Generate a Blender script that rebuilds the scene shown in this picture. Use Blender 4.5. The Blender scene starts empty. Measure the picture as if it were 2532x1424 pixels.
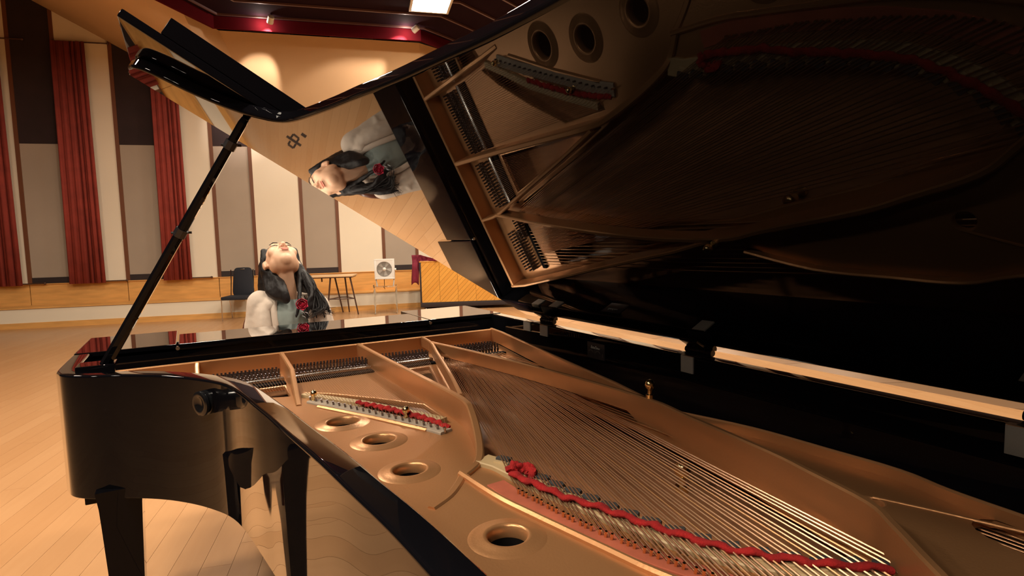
import bpy, bmesh, math, random
from mathutils import Vector, Matrix
random.seed(7)
SC = bpy.context.scene
COL = SC.collection
R = math.radians

# ---------------------------------------------------------------- camera
cd = bpy.data.cameras.new('camera')
cd.sensor_width = 36.0
cd.sensor_fit = 'HORIZONTAL'
cd.lens = 36.0 * 1418.25 / 2532.0
cd.clip_start = 0.02
cam = bpy.data.objects.new('camera', cd)
COL.objects.link(cam)
_r = Vector((0.8690, -0.4941, -0.0263)); _f = Vector((0.4907, 0.8673, -0.0834)).normalized()
_r = (_r - _f * _r.dot(_f)).normalized(); _u = _r.cross(_f)
cam.matrix_world = Matrix(((_r.x, _u.x, -_f.x, 0.3212), (_r.y, _u.y, -_f.y, -0.1535), (_r.z, _u.z, -_f.z, 1.3162), (0, 0, 0, 1)))
SC.camera = cam

# ---------------------------------------------------------------- world, exposure
w = bpy.data.worlds.new('world'); SC.world = w; w.use_nodes = True
w.node_tree.nodes['Background'].inputs[0].default_value = (0.02, 0.018, 0.016, 1)
w.node_tree.nodes['Background'].inputs[1].default_value = 0.3
SC.view_settings.view_transform = 'Standard'
SC.view_settings.look = 'None'
SC.view_settings.exposure = 0.15
SC.view_settings.gamma = 1.0
SC.view_settings.use_curve_mapping = False
try:
    SC.cycles.use_denoising = True
    SC.cycles.max_bounces = 6
    SC.cycles.diffuse_bounces = 2
    SC.cycles.glossy_bounces = 4
    SC.cycles.transmission_bounces = 4
    SC.cycles.adaptive_threshold = 0.03
    SC.cycles.use_light_tree = False
    SC.cycles.sample_clamp_indirect = 6.0
    SC.cycles.caustics_reflective = False
    SC.cycles.caustics_refractive = False
except Exception:
    pass
LAMP_POWER = 108.0          # radiance of the ceiling lamps
LAMP_COLOR = (1.0, 0.865, 0.69)

# ---------------------------------------------------------------- materials
MATS = {}
def mat(name, color, rough=0.5, metal=0.0, coat=0.0, ior=1.5, var=0.0, vscale=8.0, bump=0.0, bscale=60.0, spec=0.5,
        emit=None, estr=0.0, stretch=(1, 1, 1), color2=None, trans=0.0, coat_rough=0.02, alpha=1.0):
    if name in MATS: return MATS[name]
    m = bpy.data.materials.new(name); m.use_nodes = True
    nt = m.node_tree; b = nt.nodes['Principled BSDF']
    b.inputs['Base Color'].default_value = (*color, 1); b.inputs['Roughness'].default_value = rough
    b.inputs['Metallic'].default_value = metal; b.inputs['IOR'].default_value = ior
    b.inputs['Coat Weight'].default_value = coat; b.inputs['Coat Roughness'].default_value = coat_rough
    b.inputs['Coat IOR'].default_value = ior
    b.inputs['Specular IOR Level'].default_value = spec
    b.inputs['Transmission Weight'].default_value = trans
    if emit:
        b.inputs['Emission Color'].default_value = (*emit, 1); b.inputs['Emission Strength'].default_value = estr
    if var or bump or color2:
        tc = nt.nodes.new('ShaderNodeTexCoord'); mp = nt.nodes.new('ShaderNodeMapping')
        mp.inputs['Scale'].default_value = stretch
        nt.links.new(tc.outputs['Object'], mp.inputs[0])
        n = nt.nodes.new('ShaderNodeTexNoise'); n.inputs['Scale'].default_value = vscale; n.inputs['Detail'].default_value = 5
        nt.links.new(mp.outputs[0], n.inputs['Vector'])
        if var or color2:
            rp = nt.nodes.new('ShaderNodeMapRange'); rp.inputs['From Min'].default_value = 0.3; rp.inputs['From Max'].default_value = 0.7
            nt.links.new(n.outputs['Fac'], rp.inputs['Value'])
            mx = nt.nodes.new('ShaderNodeMix'); mx.data_type = 'RGBA'
            c2 = color2 or tuple(c * (1 - var) for c in color)
            mx.inputs['A'].default_value = (*color, 1); mx.inputs['B'].default_value = (*c2, 1)
            nt.links.new(rp.outputs[0], mx.inputs['Factor']); nt.links.new(mx.outputs['Result'], b.inputs['Base Color'])
        if bump:
            n2 = nt.nodes.new('ShaderNodeTexNoise'); n2.inputs['Scale'].default_value = bscale; n2.inputs['Detail'].default_value = 3
            nt.links.new(mp.outputs[0], n2.inputs['Vector'])
            bp = nt.nodes.new('ShaderNodeBump'); bp.inputs['Strength'].default_value = bump; bp.inputs['Distance'].default_value = 0.002
            nt.links.new(n2.outputs['Fac'], bp.inputs['Height']); nt.links.new(bp.outputs[0], b.inputs['Normal'])
    MATS[name] = m
    return m

def plank_mat(name, c1, c2, rough):
    """wood whose tone differs from board to board (random per mesh island) with a grain along local Y"""
    m = bpy.data.materials.new(name); m.use_nodes = True
    nt = m.node_tree; b = nt.nodes['Principled BSDF']; b.inputs['Roughness'].default_value = rough
    b.inputs['Coat Weight'].default_value = 0.25; b.inputs['Coat Roughness'].default_value = 0.18
    g = nt.nodes.new('ShaderNodeNewGeometry'); oi = nt.nodes.new('ShaderNodeObjectInfo')
    add = nt.nodes.new('ShaderNodeMath'); add.operation = 'ADD'
    nt.links.new(g.outputs['Random Per Island'], add.inputs[0]); nt.links.new(oi.outputs['Random'], add.inputs[1])
    fr = nt.nodes.new('ShaderNodeMath'); fr.operation = 'FRACT'; nt.links.new(add.outputs[0], fr.inputs[0])
    tc = nt.nodes.new('ShaderNodeTexCoord'); mp = nt.nodes.new('ShaderNodeMapping')
    nt.links.new(tc.outputs['Object'], mp.inputs[0]); mp.inputs['Scale'].default_value = (22, 1.6, 22)
    nz = nt.nodes.new('ShaderNodeTexNoise'); nz.inputs['Scale'].default_value = 1.6; nz.inputs['Detail'].default_value = 6
    nz.inputs['Distortion'].default_value = 0.8
    nt.links.new(mp.outputs[0], nz.inputs['Vector'])
    m1 = nt.nodes.new('ShaderNodeMath'); m1.operation = 'MULTIPLY'; m1.inputs[1].default_value = 0.55
    nt.links.new(fr.outputs[0], m1.inputs[0])
    m2 = nt.nodes.new('ShaderNodeMath'); m2.operation = 'MULTIPLY_ADD'; m2.inputs[1].default_value = 0.6
    nt.links.new(nz.outputs['Fac'], m2.inputs[0]); nt.links.new(m1.outputs[0], m2.inputs[2])
    mx = nt.nodes.new('ShaderNodeMix'); mx.data_type = 'RGBA'
    mx.inputs['A'].default_value = (*c1, 1); mx.inputs['B'].default_value = (*c2, 1)
    nt.links.new(m2.outputs[0], mx.inputs['Factor']); nt.links.new(mx.outputs['Result'], b.inputs['Base Color'])
    MATS[name] = m
    return m

def lacquer(name, base, rough, power, gain, top):
    """deep polished lacquer: near-black body under a clear gloss whose reflectance climbs steeply toward grazing angles"""
    m = bpy.data.materials.new(name); m.use_nodes = True; nt = m.node_tree
    nt.nodes.remove(nt.nodes['Principled BSDF']); out = nt.nodes['Material Output']
    df = nt.nodes.new('ShaderNodeBsdfDiffuse'); df.inputs['Color'].default_value = (*base, 1)
    gl = nt.nodes.new('ShaderNodeBsdfGlossy'); gl.inputs['Roughness'].default_value = rough; gl.inputs['Color'].default_value = (1, 1, 1, 1)
    fr = nt.nodes.new('ShaderNodeFresnel'); fr.inputs['IOR'].default_value = 1.5
    pw = nt.nodes.new('ShaderNodeMath'); pw.operation = 'POWER'; pw.inputs[1].default_value = power
    ml = nt.nodes.new('ShaderNodeMath'); ml.operation = 'MULTIPLY'; ml.inputs[1].default_value = gain
    mn = nt.nodes.new('ShaderNodeMath'); mn.operation = 'MINIMUM'; mn.inputs[1].default_value = top
    nt.links.new(fr.outputs[0], pw.inputs[0]); nt.links.new(pw.outputs[0], ml.inputs[0]); nt.links.new(ml.outputs[0], mn.inputs[0])
    mx = nt.nodes.new('ShaderNodeMixShader'); nt.links.new(mn.outputs[0], mx.inputs[0])
    nt.links.new(df.outputs[0], mx.inputs[1]); nt.links.new(gl.outputs[0], mx.inputs[2]); nt.links.new(mx.outputs[0], out.inputs['Surface'])
    MATS[name] = m
    return m
BLACK = lacquer('black_lacquer', (0.0035, 0.0033, 0.0045), 0.016, 2.0, 6.4, 0.90)
BLACK_SATIN = mat('black_satin', (0.012, 0.011, 0.013), 0.3)
BRONZE = mat('bronze_paint', (0.62, 0.30, 0.128), 0.31, metal=0.62, var=0.12, vscale=3.0, bump=0.12, bscale=220)
GOLD = mat('gold_metal', (0.85, 0.62, 0.30), 0.2, metal=1.0)
NICKEL = mat('nickel_plate', (0.42, 0.40, 0.36), 0.5, metal=0.3)
STEEL = mat('steel', (0.62, 0.60, 0.57), 0.25, metal=1.0)
STRING_STEEL = mat('string_wire', (0.74, 0.44, 0.27), 0.3, metal=0.9)
STRING_COPPER = mat('string_copper', (0.72, 0.40, 0.20), 0.35, metal=0.9)
PIN_STEEL = mat('tuning_pin_steel', (0.22, 0.19, 0.19), 0.3, metal=1.0)
SOUNDBOARD = mat('soundboard_spruce', (0.80, 0.36, 0.17), 0.32, coat=0.5, var=0.3, vscale=6, stretch=(9, 0.8, 1))
MAPLE = mat('bridge_maple', (0.60, 0.42, 0.22), 0.5, var=0.2, vscale=12)
GRAPHITE = mat('graphite_cap', (0.05, 0.05, 0.055), 0.6)
RED_FELT = mat('red_felt', (0.46, 0.012, 0.012), 0.95, var=0.45, vscale=45, bump=0.9, bscale=400)
PINK_FELT = mat('faded_red_felt', (0.50, 0.12, 0.06), 0.9, var=0.3, vscale=30)
GREY_FELT = mat('grey_strip', (0.44, 0.35, 0.27), 0.8, var=0.2, vscale=20)
FELT_AND_SHADE = mat('felt_and_hole_shade', (0.008, 0.006, 0.006), 0.95, spec=0.1)  # dark felt, also the painted shade inside the sound holes
WHITE_KEY = mat('key_white', (0.8, 0.77, 0.7), 0.25)
RUBBER = mat('black_rubber', (0.006, 0.006, 0.007), 0.18)
CREAM = mat('cream_panel', (0.86, 0.75, 0.59), 0.75, var=0.06, vscale=0.7)
GREY = mat('grey_fabric_panel', (0.43, 0.345, 0.27), 0.9, var=0.12, vscale=0.9, bump=0.2, bscale=90)
MAROON = mat('maroon_panel', (0.030, 0.014, 0.014), 0.85, var=0.25, vscale=4)
BROWN_TRIM = mat('brown_trim', (0.16, 0.055, 0.022), 0.5)
DARK_TRIM = mat('dark_trim', (0.022, 0.012, 0.012), 0.6)
OAK = mat('orange_oak', (0.84, 0.43, 0.13), 0.4, var=0.22, vscale=3, stretch=(1, 1, 7))
CURTAIN = mat('red_curtain', (0.30, 0.040, 0.026), 0.9, var=0.25, vscale=5)
TAN = mat('tan_soffit', (0.58, 0.37, 0.19), 0.7, var=0.06, vscale=0.6)
CEIL = mat('dark_ceiling', (0.018, 0.006, 0.010), 0.9, spec=0.05, var=0.2, vscale=2)
BATTEN = mat('ceiling_batten', (0.12, 0.06, 0.055), 0.5)
FASCIA = mat('red_fascia', (0.075, 0.004, 0.007), 0.9, spec=0.05)
DARKWALL = mat('dark_wall', (0.045, 0.028, 0.024), 0.85, var=0.2, vscale=1.5)
LENS = mat('lamp_lens', (1, 1, 1), 0.5, emit=LAMP_COLOR, estr=LAMP_POWER)
LAMP_WHITE = mat('lamp_housing', (0.7, 0.68, 0.62), 0.5)
SPOT_LENS = mat('spot_lens', (1, 1, 1), 0.5, emit=(1.0, 0.86, 0.75), estr=30.0)
FLOOR_WOOD = plank_mat('floor_maple', (0.50, 0.272, 0.128), (0.425, 0.213, 0.090), 0.34)
CHEVRON = plank_mat('chevron_wood', (0.80, 0.40, 0.075), (0.66, 0.29, 0.045), 0.35)
TAPE = mat('black_tape', (0.02, 0.012, 0.01), 0.6)
SKIN = mat('skin', (0.72, 0.42, 0.27), 0.5, var=0.06, vscale=10)
LIPS = mat('lips', (0.60, 0.20, 0.14), 0.4)
HAIR = mat('hair_black', (0.012, 0.008, 0.008), 0.48, spec=0.35, var=0.5, vscale=30, stretch=(6, 6, 0.6), bump=0.6, bscale=40)
CARDIGAN = mat('cream_knit', (0.56, 0.455, 0.375), 0.9, bump=0.5, bscale=70)
SHIRT = mat('teal_grey_shirt', (0.25, 0.29, 0.27), 0.85, var=0.15, vscale=12)
NAVY = mat('navy_cloth', (0.02, 0.022, 0.04), 0.85)
ROSE = mat('rose_red', (0.55, 0.012, 0.05), 0.5, var=0.4, vscale=40)
SILVER = mat('silver_ribbon', (0.65, 0.66, 0.68), 0.3, metal=0.8)
BENTWOOD = mat('dark_bentwood', (0.10, 0.03, 0.018), 0.3, coat=0.4)
CHROME = mat('chrome', (0.75, 0.73, 0.70), 0.12, metal=1.0)
BLACK_FABRIC = mat('black_upholstery', (0.012, 0.013, 0.02), 0.8)
DARK_METAL = mat('dark_brown_metal', (0.07, 0.028, 0.014), 0.4)
TABLE_WOOD = mat('pale_table_wood', (0.74, 0.50, 0.28), 0.45)
WHITE_PLASTIC = mat('white_plastic', (0.78, 0.76, 0.72), 0.35)
GREY_PLASTIC = mat('grey_grille', (0.42, 0.38, 0.34), 0.5)
ACRYLIC = mat('clear_acrylic', (0.97, 0.95, 0.92), 0.03, trans=1.0, ior=1.12)
RED_CLOTH = mat('crimson_cloth', (0.22, 0.012, 0.035), 0.9, var=0.4, vscale=9)
PALE_MARK = mat('pale_print', (0.42, 0.45, 0.42), 0.5)
DIM_MARK = mat('dim_print', (0.10, 0.085, 0.075), 0.6)
PLAQUE = mat('dark_plaque', (0.018, 0.018, 0.022), 0.35)
BLUE_FOLDER = mat('navy_cover', (0.015, 0.016, 0.045), 0.4)

# ---------------------------------------------------------------- object helpers
def link(o, parent=None):
    COL.objects.link(o)
    if parent is not None:
        o.parent = parent
        o.matrix_parent_inverse = PINV.get(parent.name, Matrix.Identity(4))
    return o
PINV = {}
def tag(o, label=None, cat=None, group=None, kind=None):
    if label: o['label'] = label
    if cat: o['category'] = cat
    if group: o['group'] = group
    if kind: o['kind'] = kind
    return o
def thing(name, loc, label, cat, group=None):
    o = bpy.data.objects.new(name, None); o.location = loc; o.empty_display_size = 0.1
    COL.objects.link(o); PINV[o.name] = Matrix.Translation(loc).inverted()
    return tag(o, label, cat, group)

class MB:
    def __init__(s): s.v = []; s.f = []
    def add(s, vs, fs):
        b = len(s.v); s.v += [tuple(x) for x in vs]; s.f += [tuple(i + b for i in q) for q in fs]
        return s
    def box(s, lo, hi, M=None):
        x0, y0, z0 = lo; x1, y1, z1 = hi
        vs = [Vector(p) for p in ((x0,y0,z0),(x1,y0,z0),(x1,y1,z0),(x0,y1,z0),(x0,y0,z1),(x1,y0,z1),(x1,y1,z1),(x0,y1,z1))]
        if M: vs = [M @ p for p in vs]
        return s.add(vs, [(0,3,2,1),(4,5,6,7),(0,1,5,4),(1,2,6,5),(2,3,7,6),(3,0,4,7)])
    def cbox(s, lo, hi, ch=0.004, M=None):
        """box with chamfered edges"""
        bm = bmesh.new(); bmesh.ops.create_cube(bm, size=1)
        for v in bm.verts: v.co = Vector(((lo[0]+hi[0])/2 + v.co.x*(hi[0]-lo[0]), (lo[1]+hi[1])/2 + v.co.y*(hi[1]-lo[1]), (lo[2]+hi[2])/2 + v.co.z*(hi[2]-lo[2])))
        bmesh.ops.bevel(bm, geom=bm.edges[:], offset=ch, segments=2, affect='EDGES', profile=0.6)
        if M: bm.transform(M)
        bm.verts.index_update()
        s.add([v.co[:] for v in bm.verts], [[v.index for v in f.verts] for f in bm.faces]); bm.free(); return s
    def tube(s, pts, rad, n=8, cap=True, flat=1.0):
        pts = [Vector(p) for p in pts]; rad = rad if isinstance(rad, (list, tuple)) else [rad]*len(pts)
        rings = []; up = None
        for i, p in enumerate(pts):
            d = (pts[min(i+1, len(pts)-1)] - pts[max(i-1, 0)]).normalized()
            if up is None:
                up = Vector((0,0,1)) if abs(d.z) < 0.9 else Vector((1,0,0))
            a = d.cross(up)
            if a.length < 1e-6: a = d.cross(Vector((0.3,1,0.2)))
            a.normalize(); b = a.cross(d).normalized(); up = b
            rings.append([p + (a*math.cos(2*math.pi*k/n) + b*math.sin(2*math.pi*k/n)*flat)*rad[i] for k in range(n)])
        vs = [v for r_ in rings for v in r_]; fs = []
        for i in range(len(pts)-1):
            for k in range(n): fs.append((i*n+k, i*n+(k+1)%n, (i+1)*n+(k+1)%n, (i+1)*n+k))
        if cap: fs.append(tuple(range(n-1,-1,-1))); fs.append(tuple((len(pts)-1)*n+k for k in range(n)))
        return s.add(vs, fs)
    def lathe(s, prof, center, n=24, axis=(0,0,1), close=False):
        ax = Vector(axis).normalized(); q = Vector((0,0,1)).rotation_difference(ax); c = Vector(center)
        vs = []; m = len(prof)
        for k in range(n):
            a = 2*math.pi*k/n
            for (r_, z) in prof: vs.append(c + q @ Vector((r_*math.cos(a), r_*math.sin(a), z)))
        fs = []
        for k in range(n):
            for j in range(m-1 + (1 if close else 0)):
                j2 = (j+1) % m
                fs.append((k*m+j, ((k+1)%n)*m+j, ((k+1)%n)*m+j2, k*m+j2))
        return s.add(vs, fs)
    def ell(s, c, rad, M=None, nu=20, nv=12):
        c = Vector(c); vs = []; fs = []
        vs.append(Vector((0,0,-1)))
        for j in range(1, nv):
            ph = -math.pi/2 + math.pi*j/nv
            for k in range(nu):
                a = 2*math.pi*k/nu; vs.append(Vector((math.cos(ph)*math.cos(a), math.cos(ph)*math.sin(a), math.sin(ph))))
        vs.append(Vector((0,0,1)))
        for k in range(nu):
            fs.append((0, 1+(k+1)%nu, 1+k))
            for j in range(nv-2):
                fs.append((1+j*nu+k, 1+j*nu+(k+1)%nu, 1+(j+1)*nu+(k+1)%nu, 1+(j+1)*nu+k))
            fs.append((len(vs)-1, 1+(nv-2)*nu+k, 1+(nv-2)*nu+(k+1)%nu))
        out = []
        for p in vs:
            p = Vector((p.x*rad[0], p.y*rad[1], p.z*rad[2]))
            if M: p = M @ p
            out.append(c + p)
        return s.add(out, fs)
    def cap(s, a, b, ra, rb, n=14):
        """tapered capsule"""
        a = Vector(a); b = Vector(b); d = (b-a); L = d.length; d.normalize()
        pts = []; rad = []
        for k in range(5):
            t = math.pi/2*k/5; pts.append(a - d*ra*math.cos(t)); rad.append(max(ra*math.sin(t), 1e-4))
        pts.append(a); rad.append(ra); pts.append(b); rad.append(rb)
        for k in range(1, 6):
            t = math.pi/2*k/5; pts.append(b + d*rb*math.sin(t)); rad.append(max(rb*math.cos(t), 1e-4))
        return s.tube(pts, rad, n)
    def wall(s, pts, w_, zb, zt, ch=0.003):
        """upright ribbon of width w_ along a plan polyline, bottom zb, top zt (lists or numbers), chamfered top"""
        n = len(pts); P = [Vector((p[0], p[1], 0)) for p in pts]
        zb = zb if isinstance(zb, (list, tuple)) else [zb]*n; zt = zt if isinstance(zt, (list, tuple)) else [zt]*n
        w_ = w_ if isinstance(w_, (list, tuple)) else [w_]*n
        vs = []; fs = []
        for i in range(n):
            d = (P[min(i+1, n-1)] - P[max(i-1, 0)]).normalized(); nr = Vector((-d.y, d.x, 0)); h = w_[i]/2
            for off, z in ((h, zb[i]), (h, zt[i]-ch), (h-ch, zt[i]), (-h+ch, zt[i]), (-h, zt[i]-ch), (-h, zb[i])):
                q = P[i] + nr*off; vs.append((q.x, q.y, z))
        for i in range(n-1):
            for k in range(6):
                k2 = (k+1) % 6; fs.append((i*6+k, (i+1)*6+k, (i+1)*6+k2, i*6+k2))
        fs.append(tuple(range(6))); fs.append(tuple((n-1)*6+k for k in range(5,-1,-1)))
        return s.add(vs, fs)
    def sweep(s, path, prof, closed=False):
        """sweep a profile [(offset_inward, z)] along a plan path; offset measured to the left of travel"""
        n = len(path); P = [Vector((p[0], p[1], 0)) for p in path]; m = len(prof); vs = []; fs = []
        for i in range(n):
            if closed: d = (P[(i+1)%n] - P[(i-1)%n]).normalized()
            else: d = (P[min(i+1, n-1)] - P[max(i-1, 0)]).normalized()
            nr = Vector((-d.y, d.x, 0))
            for off, z in prof: q = P[i] + nr*off; vs.append((q.x, q.y, z))
        for i in range(n if closed else n-1):
            i2 = (i+1) % n
            for k in range(m): k2 = (k+1) % m; fs.append((i*m+k, i2*m+k, i2*m+k2, i*m+k2))
        if not closed: fs.append(tuple(range(m))); fs.append(tuple((n-1)*m+k for k in range(m-1,-1,-1)))
        return s.add(vs, fs)
    def mesh(s, name, m, smooth=35):
        me = bpy.data.meshes.new(name); me.from_pydata(s.v, [], s.f); me.validate(); me.update()
        bm = bmesh.new(); bm.from_mesh(me); bmesh.ops.recalc_face_normals(bm, faces=bm.faces[:]); bm.to_mesh(me); bm.free()
        if m: me.materials.append(m)
        if smooth:
            me.shade_smooth(); me.set_sharp_from_angle(angle=R(smooth))
        return me
    def build(s, name, m, parent=None, smooth=35):
        o = link(bpy.data.objects.new(name, s.mesh(name, m, smooth)), parent)
        if m is BLACK and smooth: weigh(o)
        return o
def weigh(o):
    wn = o.modifiers.new('weighted_normals', 'WEIGHTED_NORMAL'); wn.mode = 'FACE_AREA'; wn.weight = 100; wn.keep_sharp = True

def catmull(pts, per=6, closed=False):
    P = [Vector((*p, 0)) if len(p) == 2 else Vector(p) for p in pts]; n = len(P); out = []
    rng = range(n) if closed else range(n-1)
    for i in rng:
        if closed: p0, p1, p2, p3 = P[(i-1)%n], P[i], P[(i+1)%n], P[(i+2)%n]
        else: p0, p1, p2, p3 = P[max(i-1,0)], P[i], P[i+1], P[min(i+2,n-1)]
        for k in range(per):
            t = k/per
            out.append(0.5*((2*p1) + (p2-p0)*t + (2*p0-5*p1+4*p2-p3)*t*t + (3*p1-p0-3*p2+p3)*t**3))
    if not closed: out.append(P[-1])
    return [tuple(p) for p in out]
def along(pts, n):
    """n points evenly spaced along a polyline"""
    P = [Vector(p) if len(p) == 3 else Vector((*p, 0)) for p in pts]; L = [0]
    for a, b in zip(P, P[1:]): L.append(L[-1] + (b-a).length)
    out = []
    for k in range(n):
        t = L[-1]*k/(n-1) if n > 1 else 0; i = 0
        while i < len(P)-2 and L[i+1] < t: i += 1
        out.append(P[i].lerp(P[i+1], (t-L[i])/max(L[i+1]-L[i], 1e-9)))
    return out
def plate2d(name, outer, holes, z0, z1, bevel, m, parent=None, M=None, smooth=35, res=1):
    """flat sheet with openings between z0 and z1, rounded edge"""
    cu = bpy.data.curves.new(name, 'CURVE'); cu.dimensions = '2D'; cu.fill_mode = 'BOTH'
    for loop in [outer] + holes:
        sp = cu.splines.new('POLY'); sp.points.add(len(loop)-1); sp.use_cyclic_u = True
        for p, q in zip(sp.points, loop): p.co = (q[0], q[1], 0, 1)
    cu.bevel_depth = bevel; cu.bevel_resolution = res; cu.extrude = max((z1-z0)/2 - bevel, 0.0); cu.offset = -bevel
    o = bpy.data.objects.new(name, cu); COL.objects.link(o); bpy.context.view_layer.update()
    dg = bpy.context.evaluated_depsgraph_get(); me = bpy.data.meshes.new_from_object(o.evaluated_get(dg))
    bpy.data.objects.remove(o); bpy.data.curves.remove(cu)
    T = Matrix.Translation((0, 0, (z0+z1)/2))
    me.transform((M @ T) if M else T)
    me.materials.clear(); me.materials.append(m)
    me.shade_smooth(); me.set_sharp_from_angle(angle=R(smooth)); me.name = name
    o = link(bpy.data.objects.new(name, me), parent)
    if m is BLACK: weigh(o)
    return o
def fuse(mb, name, m, parent, voxel=0.006, smooth=6, decimate=0.0, wrinkle=0.0, wscale=0.06):
    """union of overlapping closed shapes grown into one continuous surface"""
    o = bpy.data.objects.new(name, mb.mesh(name, m, 0)); COL.objects.link(o)
    md = o.modifiers.new('r', 'REMESH'); md.mode = 'VOXEL'; md.voxel_size = voxel
    ms = o.modifiers.new('s', 'SMOOTH'); ms.factor = 0.5; ms.iterations = smooth
    if wrinkle:
        tx = bpy.data.textures.new(name + '_wrinkle', 'CLOUDS'); tx.noise_scale = wscale; tx.noise_depth = 2
        dm = o.modifiers.new('w', 'DISPLACE'); dm.texture = tx; dm.strength = wrinkle; dm.mid_level = 0.5
    if decimate:
        d = o.modifiers.new('d', 'DECIMATE'); d.ratio = decimate
    bpy.context.view_layer.update()
    dg = bpy.context.evaluated_depsgraph_get(); me = bpy.data.meshes.new_from_object(o.evaluated_get(dg))
    bpy.data.objects.remove(o); me.name = name; me.materials.clear(); me.materials.append(m); me.shade_smooth()
    return link(bpy.data.objects.new(name, me), parent)

# ---------------------------------------------------------------- the room (frame: s along the far wall, t toward the room, z up)
WA = Vector((-2.545, 12.747, 0)); WE = Vector((0.9647, -0.2634, 0)); WN = Vector((-0.2634, -0.9647, 0))
def wp(s, t, z): return WA + WE*s + WN*t + Vector((0, 0, z))
WM = Matrix(((WE.x, WN.x, 0, WA.x), (WE.y, WN.y, 0, WA.y), (0, 0, 1, 0), (0, 0, 0, 1)))   # (s,t,z) -> world
S0, S1, T0, T1, ZC = -6.0, 17.0, -0.5, 19.0, 5.2

def wbox(mb, s0, s1, t0, t1, z0, z1): return mb.box((s0, t0, z0), (s1, t1, z1), WM)

# floor: every board is geometry; the boards nearest the piano are objects of their own
fl = wbox(MB(), S0-0.3, S1+0.3, T0-0.8, T1+0.3, -0.12, -0.016).build('floor', DARKWALL); tag(fl, kind='structure')
PWID, PLEN, GAP = 0.118, 2.35, 0.0007
FM = WM
board = MB().box((GAP, GAP, -0.016), (PWID-GAP, PLEN-GAP, 0)).mesh('plank', FLOOR_WOOD, 0)
near = []; rest = MB()
nrow = int((S1-S0)/PWID)+1
for i in range(nrow):
    s_ = S0 + i*PWID; off = random.uniform(0, PLEN); t_ = T0 - off
    while t_ < T1:
        c = wp(s_ + PWID/2, t_ + PLEN/2, 0)
        d = c - Vector((0.3, 0.0, 0))
        view = Vector((d.x, d.y, 0)).normalized().dot(Vector((_f.x, _f.y, 0)).normalized())
        lo = max(t_, 0.0); hi = min(t_+PLEN, T1)
        if hi - lo > 0.05:
            full = (lo == t_ and hi == t_+PLEN)
            ahead = d.length < 8 and view > 0.62 and c.x < 2.6
            if full and ahead: near.append((d.length, s_, t_))
            else: rest.box((s_+GAP, lo+GAP, -0.016), (s_+PWID-GAP, hi-GAP, 0), WM)
        t_ += PLEN
near.sort()
for k, (dd, s_, t_) in enumerate(near):
    if k < 290:
        o = bpy.data.objects.new('plank', board); o.parent = fl
        o.matrix_local = WM @ Matrix.Translation((s_, t_, 0)); COL.objects.link(o)
    else: rest.box((s_+GAP, t_+GAP, -0.016), (s_+PWID-GAP, t_+PLEN-GAP, 0), WM)
ro = rest.build('floor_boards', FLOOR_WOOD, fl, 0); ro['kind'] = 'stuff'

# far wall: backing, oak dado, stepped plinth, alternating cream and grey panels with brown trims
wf = wbox(MB(), S0, S1, -0.8, -0.52, 0, 6.6).build('wall_far', DARKWALL); tag(wf, kind='structure')
st = wbox(MB(), S0, S1, -0.52, 0.0, 0.10, 0.345).build('riser', CREAM, wf)
wbox(MB(), S0, S1, -0.52, 0.012, 0.0, 0.10).build('plinth_board', OAK, wf)
wbox(MB(), S0, S1, -0.52, 0.02, 0.345, 0.365).build('step_tread', OAK, wf)
for k in range(int((S1-S0)/1.565)+1):
    a0 = S0 + k*1.565; wbox(MB(), a0+0.006, min(a0+1.559, S1), -0.52, -0.49, 0.365, 0.735).build('dado_panel', OAK, wf)
wbox(MB(), S0, S1, -0.515, -0.47, 0.735, 0.75).build('dado_ledge', OAK, wf)
PER = 1.565
k0 = int((S0-0.31)//PER) + 1
for k in range(k0, int((S1-0.31)//PER)+1):
    a0 = 0.31 + k*PER
    wbox(MB(), a0, a0+0.615, -0.52, -0.492, 0.86, 3.25).build('grey_panel', GREY, wf)
    wbox(MB(), a0, a0+0.615, -0.52, -0.486, 0.75, 0.86).build('skirt_board', DARK_TRIM, wf)
    wbox(MB(), a0, a0+0.615, -0.52, -0.488, 3.25, 6.5).build('maroon_panel', MAROON, wf)
    wbox(MB(), a0+0.615, a0+0.675, -0.52, -0.47, 0.75, 6.5).build('upright_trim', BROWN_TRIM, wf)
    wbox(MB(), a0+0.675, a0+PER-0.062, -0.52, -0.484, 0.75, 6.5).build('cream_panel', CREAM, wf)
    wbox(MB(), a0+PER-0.062, a0+PER, -0.52, -0.47, 0.75, 6.5).build('upright_trim', BROWN_TRIM, wf)
# the other walls
tag(wbox(MB(), S0-0.25, S0, T0, T1, 0, 6.6).build('wall_left', DARKWALL), kind='structure')
tag(wbox(MB(), S1, S1+0.25, T0, T1, 0, 6.6).build('wall_right', DARKWALL), kind='structure')
tag(wbox(MB(), S0, S1, T1, T1+0.25, 0, 6.6).build('wall_back', DARKWALL), kind='structure')

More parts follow.
